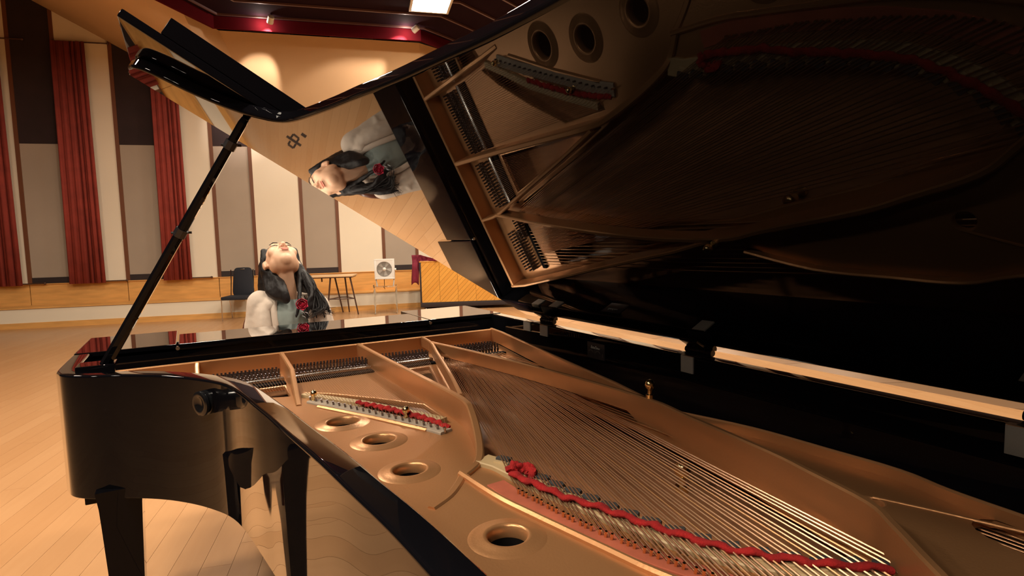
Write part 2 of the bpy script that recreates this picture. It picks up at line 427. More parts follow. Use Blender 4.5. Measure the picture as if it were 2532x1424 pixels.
# ceiling: dark boarded field, red fascia along its edge, tan sloping soffit from the fascia down to the far wall
EDGE = [(0.30, 7.9), (2.06, 4.40), (3.86, 0.78), (7.33, 0.74), (8.45, -0.20), (8.8, -0.50)]
ce = plate2d('ceiling', [(S0, T1), (S0, 7.9)] + EDGE + [(S1, -0.5), (S1, T1)], [], ZC, ZC+0.12, 0.0, CEIL, None, WM, 0)
tag(ce, kind='structure')
fa = MB()
for a, b in zip(EDGE, EDGE[1:]):
    fa.add([wp(*a, 5.0), wp(*b, 5.0), wp(*b, ZC), wp(*a, ZC)], [(0,1,2,3)])
fa2 = MB()
fa2.wall([(p[0], p[1]) for p in EDGE], 0.05, 5.0, ZC+0.02, 0.002); fa2.v = [tuple(WM @ Vector(v)) for v in fa2.v]
fa2.build('fascia', FASCIA, ce)
def offset_line(pts, d):
    out = []
    P = [Vector((p[0], p[1], 0)) for p in pts]
    for i in range(len(P)):
        dn = []
        for a, b in ((i-1, i), (i, i+1)):
            if a >= 0 and b < len(P):
                v = (P[b]-P[a]).normalized(); dn.append(Vector((-v.y, v.x, 0)))
        nn = sum(dn, Vector()); nn.normalize(); k = d/max(nn.dot(dn[0]), 0.4)
        out.append((P[i].x + nn.x*k, P[i].y + nn.y*k))
    return out
for k in range(1, 9):
    ln = offset_line(EDGE, 0.62*k - 0.5 + 0.03)
    b_ = MB(); b_.wall(ln, 0.035, ZC-0.03, ZC+0.01, 0.003); b_.v = [tuple(WM @ Vector(v)) for v in b_.v]
    b_.build('ceiling_batten', BATTEN, ce)
# soffit
def lerp3(a, b, t): return tuple(a[i] + (b[i]-a[i])*t for i in range(3))
so = MB()
low = [(-6.0, -0.49, 9.5), (-2.0, -0.49, 7.25), (4.4, -0.49, 3.63), (7.6, -0.49, 3.63), (8.7, -0.49, 4.4), (8.95, -0.49, 5.2)]
top = [(-1.6, 11.7, 5.0), (0.30, 7.9, 5.0), (3.86, 0.40, 5.1), (7.33, 0.36, 5.1), (8.2, -0.25, 5.1), (8.6, -0.48, 5.1)]
for i in range(len(low)-1):
    n_ = 10
    for k in range(n_):
        for j in range(n_):
            def q(u, v): return wp(*lerp3(lerp3(low[i], low[i+1], u), lerp3(top[i], top[i+1], u), v))
            u0, u1, v0, v1 = k/n_, (k+1)/n_, j/n_, (j+1)/n_
            so.add([q(u0,v0), q(u1,v0), q(u1,v1), q(u0,v1)], [(0,1,2,3)])
sm = so.build('soffit', TAN, ce, 0)
bm = bmesh.new(); bm.from_mesh(sm.data); bmesh.ops.remove_doubles(bm, verts=bm.verts[:], dist=1e-4); bm.to_mesh(sm.data); bm.free()
sm.data.shade_smooth(); sm.data.set_sharp_from_angle(angle=R(25))

# ceiling lamps
lampspots = [(7.38, 2.02), (10.6, 2.3), (4.3, 4.6), (7.4, 5.2), (10.6, 5.2), (1.6, 7.6), (4.4, 8.3), (7.4, 8.4), (10.6, 8.4),
             (1.6, 11.4), (4.4, 11.6), (7.4, 11.6), (10.6, 11.6), (1.6, 14.6), (4.4, 14.8)]
def lamp_proto():
    t = thing('ceiling_lamp', (0, 0, 0), 'square recessed ceiling lamp', 'lamp')
    f = MB()
    for a in (-1, 1):
        f.box((a*0.31-0.02, -0.33, -0.05), (a*0.31+0.02, 0.33, 0.0)); f.box((-0.29, a*0.31-0.02, -0.05), (0.29, a*0.31+0.02, 0.0))
    f.build('frame', LAMP_WHITE, t, 0)
    MB().add([(-0.29,-0.29,-0.03),(-0.29,0.29,-0.03),(0.29,0.29,-0.03),(0.29,-0.29,-0.03)],[(0,1,2,3)]).build('lens', LENS, t, 0)
    MB().box((-0.29, -0.29, -0.024), (0.29, 0.29, 0.0)).build('back_plate', LAMP_WHITE, t, 0)
    return t
def LAMPLAB(s_, t_):
    row = 'first second third fourth fifth'.split()[[2.0, 5.0, 8.2, 11.5, 14.7].index(min([2.0, 5.0, 8.2, 11.5, 14.7], key=lambda q: abs(q-t_)))]
    colm = {1.6: 'nearest left wall', 4.3: 'second from left wall', 4.4: 'second from left wall', 7.4: 'in line with visible lamp', 10.6: 'nearest right wall'}[s_]
    return 'square ceiling lamp out of view, %s row from far wall, %s' % (row, colm)
lp = lamp_proto()
for i, (s_, t_) in enumerate(lampspots):
    if i == 0: o = lp
    else:
        o = lp.copy(); COL.objects.link(o)
        for ch in list(lp.children):
            c_ = ch.copy(); COL.objects.link(c_); c_.parent = o; c_.matrix_parent_inverse = Matrix.Identity(4)
    o.matrix_world = WM @ Matrix.Translation((s_, t_, ZC))
    o['group'] = 'square lamps in the dark ceiling'
    o['label'] = 'glowing square ceiling lamp above the red fascia at the top edge' if i == 0 else LAMPLAB(s_, t_)
# spotlights tucked behind the fascia, washing the soffit
for i, (s_, t_, aim, lab) in enumerate(((4.80, 1.02, (4.42, 0.12, 4.45), 'small spotlight against the red fascia beside the folded lid flap'), (7.22, 1.02, (6.2, 0.12, 4.47), 'small spotlight at the corner of the red fascia near the ceiling lamp'))):
    base = wp(s_, t_, 5.12)
    t = thing('spotlight', base, lab, 'spotlight', 'spotlights on the red fascia')
    d = (wp(*aim) - base).normalized()
    MB().lathe([(0.0,-0.07),(0.05,-0.06),(0.055,0.06),(0.048,0.06),(0.046,0.02),(0.0,0.02)], base, 20, d).build('can', LAMP_WHITE, t)
    MB().tube([base, base + Vector((0,0,0.09))], 0.012).build('stem', BLACK_SATIN, t)
    MB().lathe([(0.0,0.035),(0.045,0.035),(0.045,0.028),(0.0,0.028)], base, 20, d).build('lens', SPOT_LENS, t)
    ld = bpy.data.lights.new('spot_beam', 'SPOT'); ld.energy = 230; ld.color = (1, 0.86, 0.78); ld.spot_size = R(42); ld.spot_blend = 0.6; ld.shadow_soft_size = 0.03
    lo = bpy.data.objects.new('spot_beam', ld); COL.objects.link(lo); lo.parent = t; lo.matrix_parent_inverse = PINV[t.name]
    bl = bpy.data.lights.new('fascia_glow_fill', 'POINT'); bl.energy = 7.5; bl.color = (1, 0.82, 0.7); bl.shadow_soft_size = 0.02  # added light beside the can for the red fascia glow, no bulb there
    bo = bpy.data.objects.new('fascia_glow_fill', bl); COL.objects.link(bo); bo.parent = t; bo.matrix_parent_inverse = PINV[t.name]; bo.matrix_basis = Matrix.Translation(wp(s_-0.17, t_-0.08, 5.09))
    lo.matrix_basis = Matrix.Translation(base + d*0.07) @ d.to_track_quat('-Z', 'Y').to_matrix().to_4x4()

# curtains: three pleated red drapes in front of the far wall
def curtain(s0, s1, lab, folds=((0.55, 0.022), (0.68, 0.020), (0.87, 0.018))):
    t = thing('curtain', wp((s0+s1)/2, -0.33, 0.75), lab, 'curtain', 'red pleated curtains on the far wall')
    mb = MB(); n = 90
    for i in range(n+1):
        u = i/n; x = s0 + (s1-s0)*u
        ph = 2*math.pi*u*13
        d = -0.36 + 0.0028*math.sin(ph) + 0.010*math.sin(ph*0.37+1.0)
        for c_, w_ in folds: d -= 0.050*math.exp(-((u-c_)/w_)**2)
        d += 0.030*math.exp(-((u-0.78)/0.05)**2) + 0.03*math.exp(-((u-0.95)/0.06)**2)
        for z in (0.73, 2.5, 5.02):
            k = 1 + 0.10*(1 - (z-0.73)/4.3)
            xx = (s0+s1)/2 + (x-(s0+s1)/2)*k
            mb.v.append(tuple(wp(xx, d, z)))
    for i in range(n):
        for j in range(2): mb.f.append((i*3+j, (i+1)*3+j, (i+1)*3+j+1, i*3+j+1))
    o = mb.build('drape', CURTAIN, t, 60)
    sd = o.modifiers.new('thick', 'SOLIDIFY'); sd.thickness = 0.008
    for z in (0.755, 5.03):
        MB().tube([wp(s0-0.03, -0.42, z), wp(s1+0.34, -0.42, z)], 0.012).build('rod', DARK_METAL, t)
        MB().ell(wp(s1+0.34, -0.42, z), (0.022, 0.022, 0.022), None, 10, 6).build('rod_finial', DARK_METAL, t)
    return t
curtain(-0.55, 0.19, 'leftmost red pleated curtain cut by the picture edge')
curtain(0.975, 1.50, 'middle red pleated curtain hanging full height over a cream panel')
curtain(2.50, 2.94, 'red pleated curtain nearest the black lid prop')

# ---------------------------------------------------------------- grand piano
PIANO = thing('grand_piano', (0.95, 1.1, 0), 'open black lacquered grand piano with bronze plate and raised mirror-gloss lid', 'piano')
ZR, ZB, TH = 1.0, 0.673, 0.0462
OUT = [(0, 2.40), (0, 2.1), (0, 1.80), (0.008, 1.735), (0.030, 1.683), (0.085, 1.636), (0.158, 1.596), (0.249, 1.522), (0.332, 1.416), (0.388, 1.29),
       (0.427, 1.053), (0.448, 0.888), (0.470, 0.722), (0.486, 0.571), (0.498, 0.458), (0.506, 0.34), (0.515, 0.2), (0.535, 0.05), (0.58, -0.10), (0.66, -0.22),
       (0.78, -0.30), (0.93, -0.335), (1.12, -0.345), (1.30, -0.33), (1.42, -0.295), (1.48, -0.235), (1.5, -0.14), (1.5, 0.0), (1.5, 0.4), (1.5, 1.2), (1.5, 2.0), (1.5, 2.40)]
RIM = [(p[0], p[1]) for p in catmull(OUT, 6)]
ch = 0.006
MB().sweep(RIM, [(0.002, ZB), (0, ZB+0.003), (0, ZR-ch), (0.0018, ZR-0.0018), (ch, ZR), (TH-ch, ZR), (TH-0.0018, ZR-0.0018), (TH, ZR-ch), (TH, ZB)]).build('rim', BLACK, PIANO, 50)
inner = []
for i in range(len(RIM)):
    a = Vector(RIM[max(i-1, 0)]); b = Vector(RIM[min(i+1, len(RIM)-1)]); d = (b-a).normalized(); inner.append((RIM[i][0]-d.y*(TH-0.004), RIM[i][1]+d.x*(TH-0.004)))
plate2d('soundboard', inner, [], 0.790, 0.800, 0.0, SOUNDBOARD, PIANO, None, 0)
plate2d('underframe', inner, [], 0.70, 0.72, 0.0, BLACK_SATIN, PIANO, None, 0)

# front of the case: belly rail, deck blocks, folded-flat music desk, fallboard, key bed, arms
MB().cbox((TH, 2.03, 0.70), (1.5-TH, 2.06, 0.992), 0.003).build('belly_rail', BLACK, PIANO)
MB().cbox((0.002, 2.03, 0.975), (0.276, 2.395, 1.0022), 0.004).build('deck_block', BLACK, PIANO)
MB().cbox((1.168, 2.03, 0.975), (1.498, 2.395, 1.0022), 0.004).build('deck_block', BLACK, PIANO)
desk = MB().cbox((0.281, 2.022, 0.982), (1.163, 2.275, 1.0030), 0.004).build('music_desk', BLACK, PIANO)
for x in (0.279, 1.165):
    MB().lathe([(0,-0.006),(0.006,-0.006),(0.006,0.006),(0,0.006)], (x, 2.019, 0.990), 12, (0,1,0)).build('desk_pivot', STEEL, desk)
MB().cbox((0.05, 2.275, 0.78), (1.45, 2.30, 0.975), 0.004).build('fallboard', BLACK, PIANO)
MB().cbox((0.0, 2.06, 0.62), (1.5, 2.60, 0.69), 0.006).build('key_bed', BLACK, PIANO)
for x in (0.0, 1.395):
    MB().cbox((x, 2.39, 0.69), (x+0.105, 2.60, 0.86), 0.012).build('arm', BLACK, PIANO)
kw = MB()
for i in range(52): kw.cbox((0.11 + i*0.0246, 2.31, 0.69), (0.11 + i*0.0246 + 0.0236, 2.54, 0.722), 0.0015)
tag(kw.build('white_keys', WHITE_KEY, PIANO), kind='stuff')
kb = MB()
for i in range(51):
    if i % 7 not in (2, 6): kb.cbox((0.11 + (i+1)*0.0246 - 0.006, 2.31, 0.722), (0.11 + (i+1)*0.0246 + 0.006, 2.44, 0.734), 0.002)
tag(kb.build('black_keys', BLACK_SATIN, PIANO), kind='stuff')

# cast plate: web with openings and ringed holes
ZW = 0.887
WEB = [(0.055, 1.965), (1.43, 1.965), (1.415, 1.857), (1.303, 1.249), (1.24, 0.90), (1.22, 0.80), (1.197, 0.664), (1.168, 0.456), (1.12, 0.264), (1.08, 0.20), (1.01, 0.115),
       (0.95, 0.05), (0.88, 0.0), (0.80, -0.02), (0.70, 0.0), (0.62, 0.06), (0.573, 0.15), (0.562, 0.3), (0.552, 0.45), (0.540, 0.6), (0.525, 0.75), (0.505, 0.9), (0.483, 1.06),
       (0.455, 1.27), (0.385, 1.45), (0.30, 1.555), (0.20, 1.64), (0.12, 1.69), (0.06, 1.75)]
O1 = [(0.37, 1.71), (0.56, 1.71), (0.555, 1.57), (0.47, 1.60), (0.40, 1.655)]
O2 = [(0.60, 1.585), (0.66, 1.53), (0.76, 1.40), (0.845, 1.27), (0.845, 1.085), (0.82, 1.10), (0.72, 1.30), (0.60, 1.53)]
O3 = [(0.885, 1.70), (1.03, 1.70), (0.965, 1.46), (0.89, 1.17)]
O4 = [(1.07, 1.69), (0.995, 1.42), (0.905, 1.10), (0.888, 1.03), (0.852, 0.95), (0.818, 0.865), (0.80, 0.80), (0.803, 0.72), (0.825, 0.60), (0.85, 0.50), (0.885, 0.41), (0.93, 0.33),
      (0.98, 0.27), (1.03, 0.235), (1.06, 0.25), (1.085, 0.29), (1.13, 0.46), (1.162, 0.66), (1.19, 0.80), (1.178, 1.11), (1.128, 1.48), (1.085, 1.69)]
O5 = [(1.12, 1.64), (1.17, 1.49), (1.222, 1.11), (1.232, 0.97), (1.28, 1.25), (1.335, 1.62)]
def circ(x, y, r_, n=28): return [(x + r_*math.cos(2*math.pi*k/n), y + r_*math.sin(2*math.pi*k/n)) for k in range(n)]
HOLES = [(0.625, 1.231, 0.038), (0.662, 1.056, 0.035), (0.662, 0.860, 0.032), (0.700, 0.549, 0.031)]
plate = plate2d('cast_plate', WEB, [O1, O2, O3, O4, O5] + [circ(*h) for h in HOLES], ZW-0.014, ZW, 0.004, BRONZE, PIANO, None, 40)
for (x, y, r_) in HOLES:
    MB().lathe([(r_-0.001,-0.016), (r_-0.002,0.002), (r_+0.001,0.0045), (r_+0.005,0.0048), (r_+0.010,0.0025), (r_+0.020,0.002), (r_+0.027,0.0)], (x, y, ZW), 40).build('sound_hole_ring', BRONZE, plate, 60)
    MB().lathe([(r_-0.0005,-0.010), (r_-0.0005,-0.080), (0,-0.080)], (x, y, ZW), 32).build('sound_hole_shade', FELT_AND_SHADE, plate, 60)  # added black lining, standing in for the shade down each hole
# plate walls and struts
MB().wall([(0.06, 1.964), (0.6, 1.964), (1.1, 1.964), (1.42, 1.964)], 0.014, ZW-0.01, 0.948).build('plate_wall', BRONZE, plate)
MB().wall([(1.417, 1.970), (1.405, 1.857), (1.35, 1.55), (1.295, 1.249), (1.245, 0.96), (1.222, 0.86), (1.212, 0.815)], 0.012, 0.898, 0.951).build('plate_wall', BRONZE, plate)
MB().wall([(0.331, 1.965), (0.329, 1.93), (0.328, 1.80), (0.328, 1.63)], 0.013, ZW-0.004, [0.948, 0.940, 0.915, 0.893]).build('strut', BRONZE, plate)
MB().wall([(0.589, 1.965), (0.583, 1.80), (0.578, 1.66), (0.572, 1.60), (0.566, 1.52), (0.560, 1.45)], 0.015, ZW-0.004, [0.949, 0.949, 0.947, 0.932, 0.905, 0.890]).build('strut', BRONZE, plate)
cs = catmull([(0.857, 1.965), (0.860, 1.60), (0.866, 1.30), (0.868, 1.09), (0.856, 1.00), (0.826, 0.90), (0.795, 0.83), (0.765, 0.80), (0.738, 0.78)], 4)
MB().wall([(p[0], p[1]) for p in cs], 0.017, ZW-0.012, [0.949 if p[1] > 1.0 else 0.949 - 0.055*min((1.0-p[1])/0.19, 1.0) for p in cs]).build('strut', BRONZE, plate)
ds = catmull([(1.106, 1.965), (1.090, 1.825), (1.035, 1.63), (0.982, 1.441), (0.930, 1.26), (0.879, 1.097)], 4)
MB().wall([(p[0], p[1]) for p in ds], 0.012, ZW+0.024, 0.949).build('strut', BRONZE, plate)
es = catmull([(1.088, 1.82), (1.146, 1.491), (1.197, 1.108), (1.212, 0.809), (1.190, 0.664), (1.158, 0.456), (1.136, 0.369), (1.106, 0.264), (1.070, 0.215), (1.023, 0.160), (0.97, 0.10), (0.90, 0.05)], 4)
MB().wall([(p[0], p[1]) for p in es], 0.013, [ZW+0.020 if p[1] > 0.85 else ZW-0.012 for p in es], 0.951).build('strut', BRONZE, plate)
# low ridges on the web
rd = catmull([(0.640, 0.693), (0.682, 0.72), (0.715, 0.755), (0.738, 0.785)], 4)
MB().wall([(p[0], p[1]) for p in rd], 0.016, ZW-0.003, ZW+0.0035, 0.003).build('ridge', BRONZE, plate)
rd = catmull([(0.736, 0.79), (0.747, 0.668), (0.765, 0.58), (0.797, 0.442), (0.815, 0.368), (0.85, 0.27), (0.90, 0.17)], 4)
MB().wall([(p[0], p[1]) for p in rd], 0.012, ZW-0.003, ZW+0.009, 0.004).build('ridge', BRONZE, plate)
rd = [(0.602, 1.405), (0.70, 1.22), (0.775, 1.06)]
MB().wall(rd, 0.012, ZW-0.003, ZW+0.006, 0.004).build('ridge', BRONZE, plate)
# bass-side flange beyond the long strut, with its own openings
FLG = [(1.215, 0.82), (1.262, 0.765), (1.300, 0.60), (1.312, 0.45), (1.318, 0.33), (1.300, 0.25), (1.290, 0.15), (1.275, 0.02), (1.20, -0.06), (1.05, -0.09), (0.93, -0.05), (0.96, 0.06), (1.03, 0.15), (1.08, 0.21), (1.115, 0.26), (1.165, 0.46), (1.198, 0.664)]
FH = [(1.262 + 0.048*math.cos(a)*1.0, 0.135 + 0.075*math.sin(a)) for a in [2*math.pi*k/20 for k in range(20)]]
plate2d('bass_flange', FLG, [circ(1.205, 0.315, 0.017, 20), FH], ZW+0.006, ZW+0.018, 0.003, BRONZE, plate, None, 40)
fe = catmull([(1.258, 0.762), (1.300, 0.60), (1.312, 0.45), (1.318, 0.33), (1.300, 0.25), (1.290, 0.15), (1.275, 0.02), (1.20, -0.06)], 4)
MB().wall([(p[0], p[1]) for p in fe], 0.008, ZW+0.004, 0.925, 0.003).build('flange_lip', BRONZE, plate)
MB().tube([(1.222, 0.322, 0.904), (1.25, 0.25, 0.9045), (1.285, 0.15, 0.9045)], 0.003, 8).build('ridge', BRONZE, plate)
# nose bolts and acorn nuts
for (x, y, z, k) in ((1.216, 0.806, 0.951, 1.0), (1.165, 0.66, 0.800, 1.5), (0.602, 1.462, ZW, 0.8), (0.762, 1.165, ZW, 0.8)):
    MB().lathe([(0,0), (0.009*k,0), (0.009*k,0.008*k), (0.005*k,0.010*k), (0.005*k,0.020*k), (0.009*k,0.023*k), (0.0115*k,0.030*k), (0.009*k,0.038*k), (0.004*k,0.042*k), (0,0.042*k)], (x, y, z), 18).build('nose_bolt', GOLD, plate, 60)

# tuning pins, felts and pressure bars (too fine to lift out one by one)
def pins(name, xs, ys, rows, dy):
    mb = MB()
    for i, x in enumerate(xs):
        for r_ in range(rows):
            x_ = x + (r_ % 2)*0.004; y_ = ys + r_*dy - (x-xs[0])*0.06
            mb.tube([(x_, y_, ZW-0.002), (x_+0.001, y_+0.004, ZW+0.034)], 0.0034, 6)
            mb.lathe([(0.0036, 0.008), (0.0048, 0.0085), (0.0048, 0.017), (0.0036, 0.018)], (x_, y_, ZW), 8)
    return tag(mb.build(name, PIN_STEEL, PIANO, 40), kind='stuff')
def xr(a, b, n): return [a + (b-a)*i/(n-1) for i in range(n)]
pins('tuning_pins', xr(0.36, 0.555, 18), 1.80, 3, 0.028)
pins('tuning_pins', xr(0.612, 0.838, 22), 1.80, 3, 0.028)
pins('tuning_pins', xr(0.890, 1.062, 15), 1.80, 3, 0.028)
pins('tuning_pins', xr(1.115, 1.20, 9), 1.74, 2, 0.028)
pins('tuning_pins', xr(1.185, 1.345, 14), 1.79, 3, 0.03)
for a, b in ((0.345, 0.568), (0.600, 0.846), (0.876, 1.07)):
    MB().cbox((a, 1.755, ZW-0.004), (b, 1.775, ZW+0.016), 0.004).build('pressure_bar', STEEL, PIANO)
    MB().cbox((a, 1.722, ZW-0.004), (b, 1.750, ZW+0.006), 0.002).build('understring_felt', FELT_AND_SHADE, PIANO)
MB().cbox((1.16, 1.72, ZW-0.004), (1.35, 1.745, ZW+0.010), 0.003).build('understring_felt', FELT_AND_SHADE, PIANO)

# bridges
BR = [(0.808, 0.83), (0.825, 0.789), (0.833, 0.740), (0.838, 0.689), (0.845, 0.642), (0.855, 0.594), (0.867, 0.550), (0.876, 0.503), (0.888, 0.465), (0.898, 0.426), (0.909, 0.399), (0.923, 0.363), (0.957, 0.310), (0.994, 0.267), (1.062, 0.219)]
ZS = 0.9035
tb = MB().wall([(p[0]-0.010, p[1]-0.005) for p in BR], 0.042, 0.80, 0.8955, 0.002).build('bridge', MAPLE, PIANO)
NG = 18
caps = along(BR[1:], NG)
for i, p in enumerate(caps):
    d = (caps[min(i+1, NG-1)] - caps[max(i-1, 0)]).normalized()
    M = Matrix.Translation((p.x + 0.003, p.y + 0.002, 0.896)) @ Matrix.Rotation(math.atan2(d.y, d.x) + 0.35, 4, 'Z')
    MB().cbox((-0.0145, -0.008, -0.004), (0.0145, 0.008, 0.0050), 0.002, M).build('bridge_cap', GRAPHITE, tb)
    MB().cbox((-0.013, -0.020, -0.004), (0.012, -0.0085, 0.0015), 0.002, M).build('bridge_notch', MAPLE, tb)
MB().wall([(0.590, 1.540), (0.645, 1.45), (0.71, 1.351), (0.78, 1.21), (0.832, 1.096)], 0.022, 0.80, 0.897, 0.002).build('bridge', MAPLE, PIANO)
# treble hitch strip with its row of pins
HS = [(0.598, 1.470), (0.65, 1.37), (0.72, 1.22), (0.78, 1.09), (0.806, 1.02)]
MB().wall(HS, 0.036, ZW-0.002, ZW+0.006, 0.002).build('hitch_strip', GREY_FELT, PIANO)
hp = MB()
for p in along(HS, 22): hp.tube([(p.x-0.004, p.y-0.002, ZW+0.004), (p.x-0.006, p.y-0.004, ZW+0.016)], 0.0028, 6)
tag(hp.build('hitch_pins', PIN_STEEL, PIANO), kind='stuff')
# hitch felt and pins of the long section
HF = [(0.772, 0.72), (0.776, 0.64), (0.795, 0.55), (0.822, 0.45), (0.845, 0.38), (0.885, 0.29), (0.94, 0.21)]
MB().wall(HF, 0.036, ZW-0.002, ZW+0.003, 0.001).build('hitch_felt', PINK_FELT, PIANO)

# strings of the long section: each one a wire from the pin block over the bridge to its hitch pin
NS = NG*3
hpl = MB()
for i in range(NS):
    u = i/(NS-1); g = i//3; dg_ = (caps[min(g+1, NG-1)] - caps[max(g-1, 0)]).normalized()*((i % 3 - 1)*0.0108)
    a = Vector((1.083 + 0.195*u**0.85, 1.70 - 0.02*u, ZS+0.001)); b = Vector((caps[g].x + dg_.x, caps[g].y + dg_.y, ZS))
    d = Vector((b.x-a.x, b.y-a.y, 0)).normalized(); tail = 0.145 - 0.03*u
    h = Vector((b.x + d.x*tail, b.y + d.y*tail, ZW+0.006))
    MB().tube([a, b, h], 0.0010 + 0.0005*u, 5).build('string', STRING_STEEL if i % 5 else STRING_COPPER, PIANO, 60)
    hpl.tube([(h.x, h.y, ZW-0.002), (h.x + d.x*0.004, h.y + d.y*0.004, ZW+0.013)], 0.0022, 6)
tag(hpl.build('hitch_pins', GOLD, PIANO), kind='stuff')
for i in range(12):
    x0 = 1.188 + 0.0128*i
    MB().tube([(x0, 1.725, ZW+0.009), (x0+0.004, 1.0, 0.893), (x0+0.012-0.002*i, -0.02, 0.889)], 0.0016, 6).build('string', STRING_COPPER, PIANO, 60)
ts = MB()
T2 = along([(0.590, 1.540), (0.645, 1.45), (0.71, 1.351), (0.78, 1.21), (0.832, 1.096)], 40)
for i in range(40):
    u = i/39; q = along(HS, 40)[i]
    ts.tube([(0.610 + 0.228*u, 1.785, ZS), (T2[i].x, T2[i].y, ZS-0.003), (q.x, q.y, ZW+0.010)], 0.0006, 4)
for i in range(22):
    u = i/21; ts.tube([(0.365 + 0.19*u, 1.785, ZS), (0.40 + 0.155*u, 1.66 - 0.08*u, ZS-0.006)], 0.0006, 4)
for i in range(24):
    u = i/23; ts.tube([(0.895 + 0.16*u, 1.785, ZS), (0.890 + 0.03*u, 1.16 + 0.1*u, ZS-0.008)], 0.0006, 4)
tag(ts.build('treble_strings', STRING_STEEL, PIANO, 60), kind='stuff')

# red felt braids woven through the back lengths
def braid(pts, r_, name):
    P = along(pts, 90); mb = MB(); rr = []; pp = []
    for i, p in enumerate(P):
        pp.append((p.x + random.uniform(-.0015, .0015), p.y + random.uniform(-.0015, .0015), p.z + 0.0022*math.sin(i*0.9))); rr.append(r_*(1 + 0.16*math.sin(i*1.3) + random.uniform(-.08, .08)))
    mb.tube(pp, rr, 10, True, 0.55); return mb.build(name, RED_FELT, PIANO, 70)
braid([(0.800, 0.712, 0.902), (0.812, 0.655, 0.902), (0.826, 0.59, 0.902), (0.855, 0.517, 0.902), (0.884, 0.428, 0.902), (0.914, 0.357, 0.902), (0.930, 0.327, 0.902), (0.984, 0.265, 0.902), (1.049, 0.205, 0.902)], 0.0085, 'red_felt_braid')
braid([(0.803, 0.715, 0.906), (0.815, 0.722, 0.908), (0.828, 0.712, 0.907), (0.835, 0.70, 0.905), (0.828, 0.69, 0.903)], 0.011, 'red_felt_loop')
braid([(0.690, 1.345, 0.900), (0.73, 1.265, 0.900), (0.77, 1.18, 0.899), (0.805, 1.085, 0.897), (0.818, 1.035, 0.893)], 0.0075, 'red_felt_braid')

# hardware on the inside of the spine
def latch(y, z0, z1, w_):
    o = MB().cbox((1.5-TH-0.004, y-w_/2, z0), (1.5-TH+0.001, y+w_/2, z1), 0.001).build('latch_plate', NICKEL, PIANO)
    MB().box((1.5-TH-0.003, y-w_/2, z1), (1.5-TH+0.012, y+w_/2, z1+0.0015)).build('latch_flange', STEEL, o, 0)
latch(1.735, 0.965, 0.9995, 0.05); latch(1.615, 0.960, 0.9995, 0.05); latch(0.918, 0.955, 0.9995, 0.042); latch(0.222, 0.952, 0.9995, 0.04)
pq = MB().cbox((1.5-TH-0.002, 1.262, 0.926), (1.5-TH+0.001, 1.352, 0.978), 0.0008).build('maker_plaque', PLAQUE, PIANO)
mk = MB(); xx = 1.5-TH-0.0028
def stroke(mb, pts, w_):
    for a, b in zip(pts, pts[1:]):
        d = Vector((b[0]-a[0], b[1]-a[1])); n_ = Vector((-d.y, d.x)).normalized()*w_/2
        mb.add([(xx, a[0]+n_.x, a[1]+n_.y), (xx, b[0]+n_.x, b[1]+n_.y), (xx, b[0]-n_.x, b[1]-n_.y), (xx, a[0]-n_.x, a[1]-n_.y)], [(0,1,2,3)])
stroke(mk, [(1.330, 0.9605), (1.327, 0.968), (1.323, 0.960), (1.318, 0.9645), (1.313, 0.960), (1.308, 0.965), (1.304, 0.9675), (1.301, 0.9600), (1.296, 0.9635), (1.291, 0.9600), (1.286, 0.9625)], 0.0030)
stroke(mk, [(1.332, 0.9595), (1.286, 0.9595)], 0.0022)
mk.build('script_mark', PALE_MARK, pq, 0)
mk = MB()
for y0 in (1.332, 1.296):
    stroke(mk, [(y0 + 0.011*math.cos(a), 0.9455 + 0.007*math.sin(a)) for a in [math.pi*k/8 for k in range(9)]], 0.004)
stroke(mk, [(1.311, 0.956), (1.311, 0.941)], 0.0025); stroke(mk, [(1.272, 0.947), (1.272, 0.936)], 0.003)
mk.build('emblem_mark', DIM_MARK, pq, 0)

# lid: hinged on the spine, mirror-black underside
THL = 0.5539; HZ = 1.0146
LX = Vector((-math.cos(THL), 0, math.sin(THL))); LZ = Vector((-math.sin(THL), 0, -math.cos(THL)))
LM = Matrix(((LX.x, 0, LZ.x, 1.5), (LX.y, 1, LZ.y, 0), (LX.z, 0, LZ.z, HZ), (0, 0, 0, 1)))
LIDY = 1.829
lc = []
for (x, y) in RIM:
    if y < LIDY - 0.02 and x < 1.49: lc.append((1.514 - x if x < 1.3 else 1.5 - x, y - (0.012 if y < -0.2 else 0)))
lid_outline = [(1.517, LIDY)] + lc + [(-0.006, -0.14), (-0.006, LIDY)]
lid = plate2d('lid', lid_outline, [], -0.032, 0.0, 0.008, BLACK, PIANO, LM, 40, 3)
MB().cbox((0.02, 1.452, -0.056), (1.527, LIDY-0.001, -0.0335), 0.005, LM).build('lid_flap', BLACK, lid)
MB().cbox((0.04, 1.452, -0.102), (1.442, 1.474, -0.056), 0.003, LM).build('flap_lip', BLACK, lid)
for s_ in (0.15, 0.75, 1.35):
    MB().cbox((s_-0.05, LIDY-0.003, -0.040), (s_+0.05, LIDY+0.004, -0.026), 0.002, LM).build('flap_hinge', GOLD, lid)
for y in (1.66, 0.92, 0.19):
    h = MB().tube([(1.5, y-0.045, 1.0075), (1.5, y+0.045, 1.0075)], 0.0085, 12)
    for k in range(5): h.tube([(1.5, y-0.045+0.018*k+0.001, 1.0075), (1.5, y-0.045+0.018*k+0.016, 1.0075)], 0.0095, 12)
    h.build('hinge_barrel', BLACK_SATIN, PIANO)
    MB().box((1.458, y-0.04, 1.0), (1.497, y+0.04, 1.0015)).build('hinge_leaf', BLACK_SATIN, PIANO, 0)
    MB().cbox((0.004, y-0.03, 0.0), (0.05, y+0.03, 0.003), 0.001, LM).build('hinge_leaf', BLACK_SATIN, lid)
